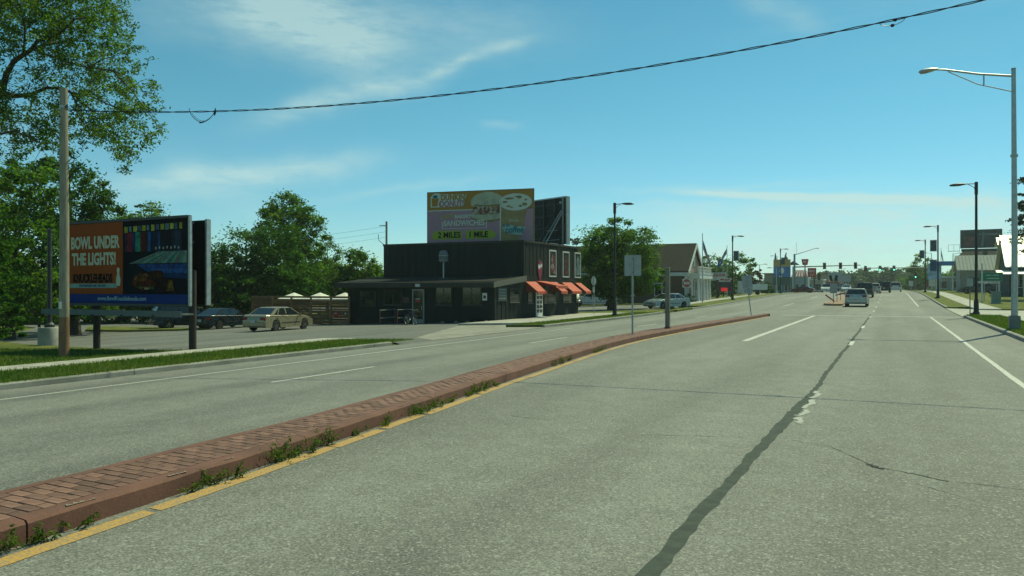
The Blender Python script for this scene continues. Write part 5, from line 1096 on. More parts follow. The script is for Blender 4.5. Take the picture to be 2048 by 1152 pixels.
# ------------------------------------------------------------------ brick bank with gable and white porch
def bank():
    BRK = mat('brown brick', (.115, .062, .046), .85, var=.3, scale=6, bump=.3, bscale=30); ROOF = mat('brown shingles', (.055, .047, .034), .9, spec=.15, var=.3, scale=3, stretch=(1, 1, 3))
    XE, Y0, Y1, XW = -21.6, 88.6, 96.2, -46.0; g = gz(-30, 92)-.3; ze, zr_ = 3.66, 7.05; yc = (Y0+Y1)/2
    o = thing('bank_building', 'brown brick gabled building with white cornice and columned porch', 'building', ((XE+XW)/2, yc, g)); ox = (XE+XW)/2
    def L(x, y, z): return (x-ox, y-yc, z-g)
    MB().hexa([L(XW, Y0, -1.2), L(XE, Y0, -1.2), L(XE, Y1, -1.2), L(XW, Y1, -1.2), L(XW, Y0, ze), L(XE, Y0, ze), L(XE, Y1, ze), L(XW, Y1, ze)]).build('wall', BRK, o)
    MB().prism([(Y0-yc, ze-g), (Y1-yc, ze-g), (0, zr_-g-.12)], XW-ox, XE-ox-.03, 'x').build('gable', mat('pale gable boards', (.27, .20, .17), .75), o)
    r = MB().hexa([L(XW-.3, Y0-.35, ze-.10), L(XE+.3, Y0-.35, ze-.10), L(XE+.3, yc, zr_), L(XW-.3, yc, zr_), L(XW-.3, Y0-.35, ze+.06), L(XE+.3, Y0-.35, ze+.06), L(XE+.3, yc, zr_+.16), L(XW-.3, yc, zr_+.16)]).build('roof', ROOF, o)
    MB().hexa([L(XW-.3, yc, zr_), L(XE+.3, yc, zr_), L(XE+.3, Y1+.35, ze-.10), L(XW-.3, Y1+.35, ze-.10), L(XW-.3, yc, zr_+.16), L(XE+.3, yc, zr_+.16), L(XE+.3, Y1+.35, ze+.06), L(XW-.3, Y1+.35, ze+.06)]).build('roof', ROOF, o)
    MB().box(L((XE+XW)/2, Y0-.20, ze-.32), (XE-XW+.5, .36, .42)).build('cornice', OFFW, o)
    for s, ya, yb in ((1, Y0-.4, yc), (-1, yc, Y1+.4)):
        za, zb_ = (ze-.08, zr_+.02) if s > 0 else (zr_+.02, ze-.08)
        MB().hexa([L(XE+.30, ya, za-.32), L(XE+.40, ya, za-.32), L(XE+.40, yb, zb_-.32), L(XE+.30, yb, zb_-.32), L(XE+.30, ya, za+.1), L(XE+.40, ya, za+.1), L(XE+.40, yb, zb_+.1), L(XE+.30, yb, zb_+.1)]).build('bargeboard', WHITE, o)
    MB().box(L(XE-.05, Y0-.06, 1.6), (.34, .16, 3.7)).build('corner_pilaster', OFFW, o)
    MB().box(L(XE+.04, yc, ze-.35), (.12, Y1-Y0+.1, .5)).build('band', OFFW, o); w = MB().box(L(XE+.02, yc, 5.0), (.06, .55, 1.3)).build('gable_window', OFFW, o); MB().box(L(XE+.06, yc, 5.0), (.02, .36, 1.05)).build('pane', GLASS, w)
    MB().box(L(XE+.02, yc, 1.6), (.10, Y1-Y0-1.2, 2.9)).build('shopfront', OFFW, o)
    for y in (-2.2, -.8, .8, 2.2): MB().box(L(XE+.08, yc+y, 1.55), (.03, 1.0, 2.3)).build('pane', GLASS, o)
    # porch
    px0, px1 = XE+.30, XE+1.15
    MB().box(L((px0+px1)/2, yc+.4, ze-.55), (px1-px0+.5, Y1-Y0-.4, .55)).build('porch_roof', WHITE, o); MB().box(L((px0+px1)/2, yc+.4, ze-.22), (px1-px0+.6, Y1-Y0-.1, .10)).build('porch_cornice', WHITE, o)
    for k in range(9): MB().lathe([(.10, 0), (.06, .12), (.11, .35), (.05, .6), (.09, .68)], L(px1+.1, Y0+.9+k*.8, ze-.16), 8).build('baluster', WHITE, o)
    MB().box(L(px1+.1, yc+.4, ze+.56), (.22, Y1-Y0-.4, .10)).build('railing', WHITE, o)
    for k in range(5): MB().lathe([(.27, 0), (.27, .18), (.20, .22), (.18, 1.6), (.16, 3.0), (.24, 3.1), (.24, 3.2)], L(px1, Y0+.9+k*1.55, -.05), 12).build('column', WHITE, o, smooth=True)
    for x in (px0+.1,): MB().lathe([(.27, 0), (.27, .18), (.20, .22), (.16, 3.0), (.24, 3.1), (.24, 3.2)], L(x, Y0+.9, -.05), 12).build('column', WHITE, o, smooth=True)
    for x0_ in (-24, -27.5, -31, -34.5): 
        w = MB().box(L(x0_-1, Y0-.03, 1.5), (1.0, .06, 1.6)).build('window', OFFW, o); MB().box(L(x0_-1, Y0-.07, 1.5), (.8, .02, 1.4)).build('pane', GLASS, w)
    MB().box(L(-29.7, Y0-.06, 1.4), (.5, .12, 3.4)).build('downpipe', mat('tan brick', (.30, .20, .13), .8), o)
bank()
# low cone lantern, hedge by the porch
tree('shrub', 'low round shrub at the foot of the white porch columns', (-21.2, 87.6, gz(-21, 87.6)+.1), .05, [((-21.2, 87.6, .55), (.9, .9, .6))], 900, .16, LF['dark'], cat='shrub', limbs=4)

# ------------------------------------------------------------------ flags
USR = mat('flag red stripes', (.32, .05, .06), .8, var=.1); USB = mat('flag canton', (.03, .05, .12), .8); FBL = mat('blue flag cloth', (.03, .13, .32), .8)
def flag(px, top, d, label, fz0, fl, fh, droop, kind, s=1):
    X, Y = at(px, d); z = gz(X, Y)+.11; H = Zp(top, d)-z; o = thing('flagpole', label, 'flagpole', (X, Y, z)); MB().tube([(0, 0, 0), (0, 0, H)], [.07, .04], 8).build('pole', STEEL, o); MB().lathe([(0, H), (.08, H+.06), (0, H+.14)], seg=8).build('finial', CHROME, o)
    n, m = 10, 13; top_z = Zp(fz0, d)-z
    def P(u, v):   # limp cloth: falls along the pole
        x = s*(.06+u*fl*math.cos(droop)); zz = top_z-u*fl*math.sin(droop)-v*fh*(1-.25*u); y = .10*math.sin(u*9+v*2)*u; return (x, y, zz)
    def cloth(nm, u0, u1, v0, v1, mt):
        vs = [P(u0+(u1-u0)*i/n, v0+(v1-v0)*j/2) for i in range(n+1) for j in range(3)]; MB().add(vs, [(i*3+j, i*3+j+1, (i+1)*3+j+1, (i+1)*3+j) for i in range(n) for j in range(2)]).build(nm, mt, o)
    if kind == 'us':
        for k in range(13): cloth('stripe', .42 if k < 7 else 0, 1, k/13, (k+1)/13, USR if k % 2 == 0 else OFFW)
        cloth('canton', 0, .42, 0, 7/13, USB)
    else:
        cloth('cloth', 0, 1, 0, 1, FBL); cloth('emblem', .35, .65, .35, .6, OFFW)
flag(1405, 469, 84, 'tall flagpole with a limp flag in front of the porch', 480, 2.6, 1.0, R(72), 'us'); flag(1454, 493, 110, 'flagpole with a striped flag behind the lit message sign', 497, 1.5, .8, R(60), 'us', -1); flag(1446, 512, 112, 'flagpole with a blue flag behind the lit message sign', 513, 1.3, 1.0, R(55), 'blue', -1)

# ------------------------------------------------------------------ message sign and signs by the road
def roadside_sign():
    d = 103; X, Y = at(1449, d); z = gz(X, Y)+.1; o = thing('message_sign', 'brick-pillared message sign with a red screen on the lawn', 'sign', (X, Y, z), R(20)); BR = MATS['brown brick']
    zc = Zp(579, d)-z
    for x in (-.98, .98): MB().box((x, 0, (Zp(560, d)-z)/2), (.36, .5, Zp(560, d)-z)).build('pillar', BR, o); 
    MB().box((0, 0, Zp(572, d)-z), (1.62, .34, 1.5)).build('cabinet', GREYM, o); MB().box((-.05, -.18, zc), (.85, .02, .48)).build('screen', mat('red screen', (.35, .01, .015), .5, emit=(.7, .02, .03, .55)), o)
    MB().box((0, 0, Zp(560, d)-z), (2.3, .38, .5)).build('header', OFFW, o); [MB().box((x, -.20, Zp(560, d)-z+dz), (w_, .02, .2)).build('print', REDP, o) for x, w_, dz in ((-.35, .5, .05), (.2, .35, .0), (.55, .2, .06))]
    X, Y = at(1436, 108); z = gz(X, Y)+.1; d = 108; o = thing('liquor_sign', 'white liquor store sign with red letters on two posts', 'sign', (X, Y, z), R(20)); zc = Zp(553, d)-z
    for x in (-.75, .75): MB().box((x, .05, zc/2), (.10, .10, zc)).build('post', GREYM, o)
    MB().box((0, 0, zc), (2.3, .22, 1.15)).build('cabinet', OFFW, o, .02); text_mesh('lettering', 'LIQUOR', .58, REDP, o, (0, -.12, zc+.18), sx=.95, bold=.02); MB().box((0, -.115, zc-.32), (1.9, .01, .2)).build('strip', mat('pale strip', (.35, .38, .40), .6), o)
    X, Y = at(1489, 112); z = gz(X, Y)+.1; o = thing('sign_board', 'small pale real-estate style board behind the leaning sign', 'sign', (X, Y, z)); MB().box((0, 0, 1.3), (2.0, .06, 1.9)).build('board', OFFW, o); [MB().box((x, .06, .5), (.08, .06, 1.2)).build('post', WOOD, o) for x in (-.8, .8)]
roadside_sign()
X, Y = at(1507, 120); o = thing('parked_trailer', 'long white trailer parked behind the leaning sign', 'trailer', (X, Y, gz(X, Y)+.1), R(10))
MB().box((0, 0, 1.25), (4.2, 1.8, .9)).build('box', WHITE, o, .05); MB().box((0, 0, .7), (3.9, 1.5, .12)).build('chassis', GREYM, o)
for x in (-.6, .6): MB().lathe([(.2, -.1), (.34, -.08), (.34, .08), (.2, .1)], (x, -.8, .34), 14, 'y').build('wheel', TYRE, o)

# ------------------------------------------------------------------ junction: signal masts
def signal(o, x, y, z, face, lit=False, back=True):
    """three-lens head; face=-1 towards us"""
    h = MB().box((x, y, z), (.40, .22, 1.15)).build('signal_head', mat('signal housing', (.030, .034, .032), .6) if face < 0 else mat('signal back', (.17, .15, .12), .6), o, .03)
    MB().box((x, y-face*.10, z), (.66, .02, 1.42)).build('backplate', MATS['signal housing'] if face < 0 else MATS['signal back'], o)
    if face < 0:
        for k, m in enumerate((mat('red lens off', (.06, .01, .01), .3), mat('amber lens off', (.07, .04, .01), .3), mat('green lens lit', (.05, .5, .3), .3, emit=(.10, 1.0, .55, 6.0)) if lit else mat('green lens off', (.01, .05, .03), .3))):
            MB().lathe([(.13, -.01), (.13, .0)], (x, y-.125, z+.36-.36*k), 12, 'y').build('lens', m, h); MB().tube([(x+.15*math.cos(a), y-.20, z+.36-.36*k+.15*math.sin(a)) for a in [math.pi*i/8 for i in range(9)]], .03, 5).build('visor', GREYM, h)
MAST = mat('mast steel', (.20, .22, .21), .6, .3)
def mast_left():
    d = 168; X, Y = at(1589, d); z = gz(X, Y); o = thing('signal_mast', 'grey signal mast with a lamp arm and three signal heads seen from behind', 'traffic light', (X, Y, z)); H = Zp(508, d)-z; za = Zp(534, d)-z
    MB().tube([(0, 0, 0), (0, 0, H)], [.24, .20], 12).build('pole', MAST, o); MB().tube([(0, 0, za), (13.4, 0, za+.25)], [.15, .08], 8).build('arm', MAST, o)
    MB().tube([(0, 0, H-.2), (2.5, 0, H+.55), (4.3, 0, H+1.15)], [.08, .06, .05], 6).build('lamp_arm', MAST, o); cobra(MB(), (4.2, 0, H+1.15), 1, 1.0, .2, .1).build('lamp_head', MAST, o); MB().cyl((.4, 0, H), (.4, 0, H+2.6), .03, seg=5).build('aerial', MAST, o)
    for px in (1649, 1681, 1711): signal(o, onY(px, Y)[0]-X, 0, za+.15, 1)
    MB().box((-1.0, 0, za), (1.2, .04, .3)).build('street_sign', GREENP, o) if False else None
    MB().box((0, -.3, 1.6), (.35, .2, .8)).build('control_box', MAST, o)
mast_left()
def mast_right():
    Y = 214; X, d = onY(1868, Y); z = gz(X, Y); o = thing('signal_mast', 'long signal mast arm with green lights over the far side of the junction', 'traffic light', (X, Y, z)); za = Zp(535.5, d)-z
    MB().tube([(0, 0, 0), (0, 0, za+1.2)], [.24, .20], 12).build('pole', MAST, o); xe = onY(1722, Y)[0]-X; MB().tube([(0, 0, za), (xe, 0, za+.1)], [.16, .08], 8).build('arm', MAST, o)
    for i, px in enumerate((1731, 1760, 1788)): signal(o, onY(px, Y)[0]-X, -.25, za-.05, -1, i > 0)
    MB().box((onY(1739, Y)[0]-X, -.1, za-.1), (.7, .04, .7)).build('plate', OFFW, o); signal(o, onY(1832, Y)[0]-X, -.25, Zp(554, d)-z, -1, True) if False else None
mast_right()
def pedestal(px, d, top, label, heads, lit):
    X, Y = at(px, d); z = gz(X, Y); H = Zp(top, d)-z; o = thing('signal_post', label, 'traffic light', (X, Y, z)); MB().cyl((0, 0, 0), (0, 0, H), .09, seg=10).build('pole', MAST, o); MB().lathe([(.2, 0), (.2, .2), (.1, .35)], seg=10).build('foot', MAST, o)
    for x in heads: signal(o, x, -.2, H-.5, -1, lit)
pedestal(1831, 190, 547, 'green signal on a short post at the right corner', (0,), True); pedestal(1638, 165, 549, 'dark signal on a short post by the junction corner', (0,), False)
X, Y = at(1667, 66.0); 
def median_signs():
    # posts, tilted orange bars and pale plates at the start of the second median
    ORB = mat('orange bar', (.42, .13, .05), .6, var=.2); 
    for px, d, top, lab, kd in ((1667, 66.5, 552, 'thin post with twin signal arrows at the tip of the second median', 'a'), (1674, 70, 585, 'thin post with a tilted orange bar on the second median', 'b'), (1681, 75, 583, 'thin post with an orange rail on the second median', 'b')):
        X, Y = at(px, d); z = gz(X, Y)+.15; H = Zp(top, d)-z; o = thing('median_post', lab, 'post', (X, Y, z)); MB().box((0, 0, H/2), (.06, .05, H)).build('shaft', STEELD, o)
        if kd == 'a':
            for x in (-.22, .22): MB().box((x, 0, H-.18), (.22, .18, .50), Matrix.Rotation(x*.9, 3, 'Y')).build('signal_head', MATS['signal housing'], o, .02)
            MB().box((0, .06, H-1.1), (.62, .02, .85)).build('plate', STEELD, o); MB().box((-.28, -.04, .45), (.95, .04, .12), Matrix.Rotation(R(38), 3, 'Y')).build('tilted_bar', ORB, o)
        else:
            MB().box((.3, 0, H-.15), (.9, .04, .12), Matrix.Rotation(R(-14), 3, 'Y')).build('tilted_bar', ORB, o)
median_signs()
X, Y = at(1688, 130); 
for px, d, t, b_, w, m_, lab in ((1689, 120, 550, 585, 1.9, OFFW, 'back of a large pale sign beside the junction'), (1670, 150, 545, 580, 2.6, OFFW, 'back of a wide pale sign panel behind the median')):
    X, Y = at(px, d); z = gz(X, Y); o = thing('guide_sign', lab, 'road sign', (X, Y, z)); zt, zb = Zp(t, d)-z, Zp(t+14, d)-z; MB().box((0, 0, (zt+zb)/2), (w, .04, zt-zb)).build('plate', STEELD, o); [MB().box((x, .05, zt/2), (.08, .06, zt)).build('post', STEELD, o) for x in (-w*.3, w*.3)]

# ------------------------------------------------------------------ far left commercial cluster
def simple_sign(name, label, px, d, y0, y1, wpx, bands, cat='sign', posts=1, rz=0.0):
    X, Y = at(px, d); z = gz(X, Y); o = thing(name, label, cat, (X, Y, z), YAW*0+rz); w = wpx*d/1500*CA; zt, zb = Zp(y0, d)-z, Zp(y1, d)-z
    for k, x in enumerate([0] if posts == 1 else [-w*.35, w*.35]): MB().box((x, .12, zt/2), (.28, .22, zt)).build('post', MAST, o)
    v = zt
    for f, m in bands:
        h = (zt-zb)*f; MB().box((0, 0, v-h/2), (w, .5, h-.02)).build('panel', m, o); v -= h
    return o, w, zt, zb
TAN = mat('tan stucco', (.30, .24, .17), .8, var=.12); BRN = mat('brown stucco', (.17, .12, .09), .8, var=.15); YELP = mat('ochre panel', (.42, .27, .09), .6, var=.15); SKYB = mat('sign blue', (.02, .14, .38), .5, var=.3, scale=.6); TEALP = mat('teal panel', (.04, .20, .21), .6, var=.2); DGRN = mat('sign dark green', (.012, .07, .055), .6)
o, w, zt, zb = simple_sign('mini_golf_sign', 'large ochre and blue roadside sign with figures on top', 1564, 185, 519, 570, 36, [(.28, YELP), (.40, SKYB), (.32, DGRN)], posts=2)
MB().prism(ellipse(0, zt-(zt-zb)*.44, .55, .75, 14), -.29, -.255).build('emblem', WHITE, o); MB().prism(ellipse(-.3, zt-(zt-zb)*.66, .35, .3, 10), -.29, -.255).build('emblem', WHITE, o); MB().box((-1.4, -.265, zt-(zt-zb)*.5), (1.0, .02, .7)).build('emblem', mat('sign light blue', (.05, .24, .46), .6), o)
for x, h_, t in ((-1.55, 1.6, 0), (.7, 1.7, .3), (1.2, 1.1, -.5)):
    MB().tube([(x, 0, zt), (x+t*.4, 0, zt+h_*.5), (x+t, 0, zt+h_)], [.28, .20, .10], 7).build('figure', BRN, o)
def shop(name, label, px, d, wpx, wall_t, m, roof=None, depth=10, rz=0.0, rooft=None):
    X, Y = at(px, d); z = gz(X, Y)-.3; o = thing(name, label, 'building', (X, Y, z), rz); w = wpx*d/1500*CA; H = Zp(wall_t, d)-z
    MB().box((0, depth/2, H/2), (w, depth, H)).build('wall', m, o); n = max(2, int(w/2.2))
    for i in range(n):
        x = -w/2+(i+.5)*w/n; wd = MB().box((x, -.03, 1.7), (w/n*.72, .08, 1.7)).build('window', OFFW, o); MB().box((x, -.08, 1.7), (w/n*.62, .03, 1.5)).build('pane', GLASS, wd)
    if roof:
        MB().box((0, depth/2-.3, H+.12), (w+.6, depth+.6, .3)).build('roof', roof, o)
    return o, w, H
shop('shop_building', 'low tan shop behind the purple-leaved tree', 1548, 215, 42, 548, TAN, BRN); shop('shop_building', 'teal walled shop under the ochre sign', 1566, 205, 38, 556, TEALP, TAN)
# striped mansard restaurant
o, w, H = shop('striped_roof_restaurant', 'restaurant with a red and white striped mansard roof', 1600, 200, 32, 553, mat('pale blue wall', (.30, .36, .38), .7), None, 9)
zt = Zp(540, 200)-o.location.z
for i in range(12):
    a, b = -w/2-.3+i*(w+.6)/12, -w/2-.3+(i+1)*(w+.6)/12; f = .62
    MB().hexa([(a, -.4, H), (b-.01, -.4, H), (b-.01, .0, H), (a, .0, H), (a*f, 1.6, zt), (b*f-.01, 1.6, zt), (b*f-.01, 1.9, zt), (a*f, 1.9, zt)]).build('roof_stripe', USR if i % 2 == 0 else OFFW, o)
MB().box((0, 4.5, (H+zt)/2), (w*.6, 5.5, zt-H-.1)).build('roof_core', USR, o)
shop('shop_building', 'white flat-roofed shop behind the bucket sign', 1626, 205, 40, 560, mat('pale stone', (.42, .40, .34), .8), WHITE); shop('shop_building', 'grey low shop with red band at the junction', 1660, 225, 40, 565, BRN, REDP)
shop('shop_building', 'small brown house-like shop at the edge of the far wood', 1650, 250, 16, 548, TAN, BRN)
# bucket sign
d = 190; X, Y = at(1610, d); z = gz(X, Y); o = thing('bucket_sign', 'red bucket-shaped restaurant sign on a tall pole', 'sign', (X, Y, z)); zt, zb = Zp(519, d)-z, Zp(530, d)-z
MB().cyl((0, 0, 0), (0, 0, zb), .14, seg=8).build('pole', GREYM, o); MB().lathe([(.60, zb), (.86, zt), (.90, zt+.02), (.90, zt+.08), (0, zt+.1)], seg=20).build('bucket', REDP, o, smooth=True); MB().box((0, -.80, (zt+zb)/2+.1), (.7, .03, .35)).build('print', OFFW, o)
d = 180; X, Y = at(1624, d); z = gz(X, Y); o = thing('restaurant_sign', 'red rectangular restaurant sign with white letters below the bucket', 'sign', (X, Y, z)); zt, zb = Zp(536, d)-z, Zp(554, d)-z
MB().box((0, 0, (zt+zb)/2), (1.9, .4, zt-zb)).build('cabinet', REDP, o, .03); text_mesh('lettering', 'KFC', .72, WHITE, o, (0, -.22, (zt+zb)/2+.3), bold=.02); MB().box((0, -.21, (zt+zb)/2-.5), (.9, .02, .5)).build('print', mat('sign photo', (.35, .28, .18), .6, var=.5, scale=3), o); MB().box((.55, .05, zb/2), (.35, .3, zb)).build('post', GREYM, o)
d = 200; X, Y = at(1594, d); z = gz(X, Y); o = thing('gabled_sign', 'dark gabled sign tower left of the bucket sign', 'sign', (X-.9, Y, z)); MB().box((0, 0, Zp(533, d)/2-z/2), (.5, .5, Zp(533, d)-z)).build('post', OFFW, o); MB().prism([(-1.6, Zp(530, d)-z), (1.6, Zp(530, d)-z), (.3, Zp(523, d)-z), (0, Zp(522, d)-z)], -.4, .4).build('gable', GREYM, o)

# ------------------------------------------------------------------ right side: metal roofed buildings, signs
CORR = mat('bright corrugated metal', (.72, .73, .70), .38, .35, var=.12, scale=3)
WALLG = mat('grey-beige wall', (.24, .23, .19), .8, var=.15); WALLD = mat('dark green wall', (.030, .045, .040), .8, var=.2)
def metal_building(name, label, x0, x1, y0, y1, ze, zr_, wall, rib=.45, CORR=CORR):
    """ridge along x; the slope faces the camera"""
    g = gz(x0, y0)-.3; ox, oy = (x0+x1)/2, (y0+y1)/2; o = thing(name, label, 'building', (ox, oy, g)); w = x1-x0; dp = y1-y0
    MB().box((0, 0, (ze-g)/2), (w-.8, dp-.6, ze-g)).build('wall', wall, o); MB().prism([(-dp/2+.3, ze-g), (dp/2-.3, ze-g), (0, zr_-g-.1)], -w/2+.4, w/2-.4, 'x').build('gable', wall, o)
    for s in (-1, 1):
        MB().hexa([(-w/2, s*dp/2, ze-g-.12), (w/2, s*dp/2, ze-g-.12), (w/2, 0, zr_-g), (-w/2, 0, zr_-g), (-w/2, s*dp/2, ze-g-.02), (w/2, s*dp/2, ze-g-.02), (w/2, 0, zr_-g+.1), (-w/2, 0, zr_-g+.1)]).build('roof', CORR, o)
    n = int(w/rib)
    for i in range(n+1):
        x = -w/2+i*w/n; MB().hexa([(x-.05, -dp/2, ze-g-.02), (x+.05, -dp/2, ze-g-.02), (x+.05, 0, zr_-g+.1), (x-.05, 0, zr_-g+.1), (x-.03, -dp/2, ze-g+.05), (x+.03, -dp/2, ze-g+.05), (x+.03, 0, zr_-g+.17), (x-.03, 0, zr_-g+.17)]).build('roof_rib', CORR, o)
    return o, g
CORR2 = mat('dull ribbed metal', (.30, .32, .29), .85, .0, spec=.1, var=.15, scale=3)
d = 108; xa, xb = at(1915, d)[0], at(2022, d)[0]; Yb = at(1950, d)[1]
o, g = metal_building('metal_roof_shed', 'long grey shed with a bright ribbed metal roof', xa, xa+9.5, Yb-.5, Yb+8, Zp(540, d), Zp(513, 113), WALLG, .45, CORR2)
MB().box((-2.2, -3.98, 1.4), (1.8, .1, 2.3)).build('door', WALLD, o); w_ = MB().box((1.5, -3.98, 1.9), (1.8, .1, 1.2)).build('window', OFFW, o); MB().box((1.5, -4.05, 1.9), (1.6, .03, 1.0)).build('pane', GLASS, w_)
d = 84; X0 = at(2012, d)[0]; Yc = at(2030, d)[1]
o, g = metal_building('metal_roof_barn', 'tall dark barn-like shop with a blazing white metal roof', X0, X0+16, Yc, Yc+10, Zp(533, d), Zp(474, 90), WALLD, .5)
MB().hexa([(-8.9, -6.2, Zp(549, d)-g), (-3.5, -6.2, Zp(549, d)-g), (-3.5, -4.6, Zp(541, d)-g), (-8.9, -4.6, Zp(541, d)-g), (-8.9, -6.2, Zp(548, d)-g), (-3.5, -6.2, Zp(548, d)-g), (-3.5, -4.6, Zp(540, d)-g), (-8.9, -4.6, Zp(540, d)-g)]).build('porch_roof', CORR, o)
for x in (-8.7, -6.4, -3.7): MB().box((x, -6.0, Zp(550, d)/2-g/2), (.16, .16, Zp(550, d)-g)).build('porch_post', OFFW, o)
for x in (-6.4, -3.6, -.5, 2.5): w_ = MB().box((x, -4.75, 2.2), (1.5, .12, 1.6)).build('window', OFFW, o); MB().box((x, -4.83, 2.2), (1.3, .03, 1.4)).build('pane', GLASS, w_)
# cupola roof behind and dark low roof
d = 122; X, Y = at(2016, d); o, g = metal_building('metal_roof_loft', 'small high metal roof peeking over the ribbed shed', at(1997, d)[0], at(1997, d)[0]+6, at(2010, d)[1], at(2010, d)[1]+5, Zp(490, d), Zp(475, d), WALLD)
d = 160; X, Y = at(1965, d); o = thing('dark_roof_building', 'dark hipped roof behind the ribbed metal roof', 'building', (X, Y, gz(X, Y)-.2)); zz = gz(X, Y)-.2
MB().box((0, 3, (Zp(516, d)-zz)/2), (8.2, 6, Zp(516, d)-zz)).build('wall', WALLD, o); MB().hexa([(-4.6, -.6, Zp(516, d)-zz), (4.6, -.6, Zp(516, d)-zz), (4.6, 6.6, Zp(516, d)-zz), (-4.6, 6.6, Zp(516, d)-zz), (-3.4, 2, Zp(501, d)-zz), (4.2, 2, Zp(501, d)-zz), (4.2, 4, Zp(501, d)-zz), (-3.4, 4, Zp(501, d)-zz)]).build('roof', SHINGLE, o)
d = 165; X, Y = at(1902, d); o, w, H = shop('low_grey_building', 'low grey flat building beyond the lawn on the right', 1898, 165, 44, 555, mat('pale grey wall', (.36, .36, .33), .8), WHITE, 8)
# right billboard
def right_billboard():
    d = 140; X, Y = at(1962, d); z = gz(X, Y); o = thing('billboard', 'dark far billboard on a tall steel post behind the metal roofs', 'billboard', (X, Y, z), R(-6)); zt, zb = Zp(459, d)-z, Zp(496, d)-z; w = 80*d/1500*CA
    MB().box((0, 0, (zt+zb)/2), (w, .35, zt-zb)).build('panel', mat('far billboard print', (.035, .050, .058), .6, var=.5, scale=.8), o); MB().box((-w*.28, -.19, (zt+zb)/2-.4), (w*.30, .02, 2.0)).build('print', mat('far print red', (.12, .05, .055), .6, var=.7, scale=1.2), o)
    MB().box((w*.2, -.19, zt-.9), (w*.5, .02, .35)).build('print', mat('far print pale', (.12, .15, .16), .6), o); MB().prism([(.0, zb+.3), (.35, zb+.3), (.6, zt-.6), (.25, zt-.4)], -.2, -.18).build('print', MATS['far print pale'], o)
    MB().box((0, .6, zb-.35), (w*.95, .9, .5)).build('beam', GREYM, o); MB().cyl((w*.1, .6, 0), (w*.1, .6, zb-.2), .45, seg=14).build('post', GREYM, o)
    mb = MB(); mb.box((-w/2-1.0, -.4, zb-.5), (2.0, .9, .06)); mb.build('catwalk', STEELD, o); [MB().cyl((-w/2-1.9+k*.9, -.8, zb-.5), (-w/2-1.9+k*.9, -.8, zb+.7), .03, seg=5).build('rail_post', STEELD, o) for k in range(3)]; MB().cyl((-w/2-1.9, -.8, zb+.7), (-w/2, -.8, zb+.7), .03, seg=5).build('rail', STEELD, o)
right_billboard()
def green_sign():
    d = 71; X, Y = at(1982, d); z = gz(X, Y)+.12; o = thing('guide_sign', 'green highway guide sign on two thin posts on the right lawn', 'road sign', (X, Y, z), R(-10)); zt, zb = Zp(545, d)-z, Zp(562, d)-z; w = 45*d/1500*CA
    for x in (-.55, .45): MB().box((x, .04, zt/2-.1), (.06, .05, zt+.1)).build('post', STEELD, o)
    MB().box((0, 0, (zt+zb)/2), (w, .012, zt-zb)).build('plate', GREENP, o); W2 = mat('sign legend', (.30, .45, .38), .6)
    for zz in (zt-.02, zb+.02): MB().box((0, -.009, zz), (w-.04, .004, .02)).build('border', W2, o)
    [MB().box((x, -.009, zt-.26), (w_, .004, .11)).build('legend', W2, o) for x, w_ in ((-.2, .45), (.38, .5))]; text_mesh('lettering', 'Convention Ctr', .18, W2, o, (.12, -.009, zb+.24), .002) if False else MB().box((.15, -.009, zb+.25), (1.0, .004, .10)).build('legend', W2, o); MB().box((-.7, -.009, zb+.28), (.06, .004, .3)).build('legend', W2, o)
green_sign()
d = 102; X, Y = at(1983, d); z = gz(X, Y)+.1; o = thing('camping_sign', 'wide white ground sign with blue letters below the green sign', 'sign', (X, Y, z), R(-10)); zt = Zp(563, d)-z
MB().box((0, 0, zt/2+.3), (3.6, .2, zt-.5)).build('board', OFFW, o); [MB().box((x, -.11, zt*.42), (w_, .01, .34)).build('print', mat('blue lettering', (.03, .10, .22), .6), o) for x, w_ in ((-1.2, .5), (-.55, .5), (.0, .3), (.6, .6), (1.2, .35))]; MB().box((0, -.105, zt-.45), (3.0, .01, .3)).build('strip', mat('brown strip', (.12, .07, .05), .7), o); [MB().box((x, .05, zt/2), (.2, .15, zt)).build('post', OFFW, o) for x in (-1.75, 1.75)]
d = 64; X, Y = at(1992, d); z = gz(X, Y)+.12; o = thing('utility_cabinet', 'pale green utility cabinet on the right lawn', 'utility box', (X, Y, z), R(8)); MB().box((0, 0, .5), (.62, .5, 1.0)).build('cabinet', mat('cabinet green', (.16, .22, .18), .6), o, .02); MB().box((0, 0, 1.02), (.68, .56, .06)).build('lid', MATS['cabinet green'], o, .01); MB().box((0, 0, .0), (.8, .7, .10)).build('plinth', CONC, o)
d = 42.5; X, Y = at(1940, d); z = gz(X, Y)+.115; o = thing('marker_post', 'thin brown marker post beside the right black lamp', 'post', (X, Y, z)); MB().box((0, 0, 1.1), (.05, .04, 2.3)).build('shaft', MATS['grey post wood'], o); MB().box((0, -.03, 1.9), (.3, .006, .45)).build('plate', STEELD, o)
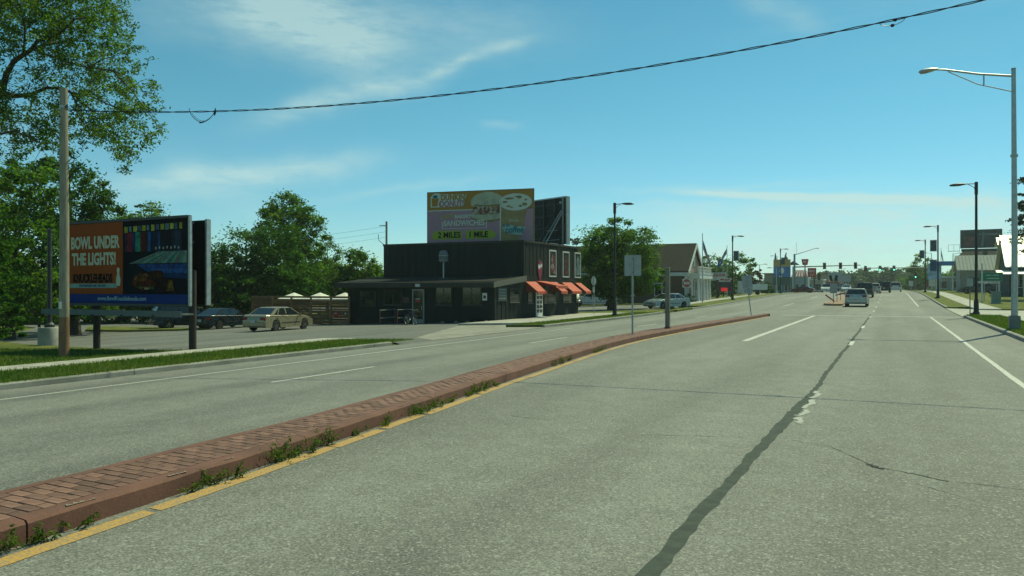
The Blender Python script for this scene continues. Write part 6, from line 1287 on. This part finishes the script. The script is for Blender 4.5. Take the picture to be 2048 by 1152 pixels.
X, Y = at(1952+12, 66); z = gz(X, Y)+.12; o = thing('marker_post', 'thin white post on the lawn behind the right black lamp', 'post', (X, Y, z)); MB().box((0, 0, 1.7), (.12, .10, 3.4)).build('shaft', OFFW, o); MB().lathe([(.08, 3.4), (.08, 3.5), (0, 3.55)], seg=8).build('cap', OFFW, o)
# signs and small things at the far right of the junction
for px, d, t, b_, w, m_, lab in ((1869, 150, 530, 585, 2.4, mat('white blue sign', (.30, .42, .55), .6, var=.5, scale=.8), 'tall white and blue pylon sign at the right of the road'), (1864, 118, 559, 590, .9, OFFW, 'small white sign with black symbol on the right verge'), (1822, 200, 562, 582, 1.0, OFFW, 'small pale square sign below the green signal'), (1856, 135, 563, 588, .9, mat('brown plate', (.16, .06, .04), .7), 'small brown board beside the far sidewalk')):
    X, Y = at(px, d); z = gz(X, Y)+.1; zt = Zp(t, d)-z; o = thing('roadside_sign', lab, 'sign', (X, Y, z)); h_ = zt*.55; MB().box((0, 0, zt-h_/2), (w, .12, h_)).build('panel', m_, o); MB().box((0, .1, zt/2), (.12, .08, zt)).build('post', STEELD, o)
X, Y = at(1889, 150); z = gz(X, Y); o = thing('blue_canopy', 'blue fuel-station style canopy beyond the right pylon sign', 'canopy', (X, Y, z)); zt = Zp(523, 150)-z; MB().box((0, 0, zt-.4), (3.6, 3, .8)).build('roof', SKYB, o); [MB().cyl((x, 0, 0), (x, 0, zt-.7), .15, seg=8).build('column', OFFW, o) for x in (-1.4, 1.4)]
flag(1882, 497, 150, 'two-tone flag on a pole beyond the right lamp', 500, 2.2, 1.2, R(80), 'us')

# ------------------------------------------------------------------ thin summer haze
hz = bpy.data.materials.new('haze'); hz.use_nodes = True; hz.node_tree.nodes.clear(); t = NT(hz.node_tree)
pv_ = t.node('ShaderNodeVolumePrincipled'); pv_.inputs['Color'].default_value = (.82, .92, .88, 1); pv_.inputs['Density'].default_value = .00032; pv_.inputs['Anisotropy'].default_value = .35
t.link(pv_.outputs[0], t.node('ShaderNodeOutputMaterial').inputs['Volume'])
o = MB().box((0, 1480, 7.0), (3700, 3660, 20)).build('haze', hz); o['kind'] = 'stuff'; o['label'] = 'thin pale summer haze'
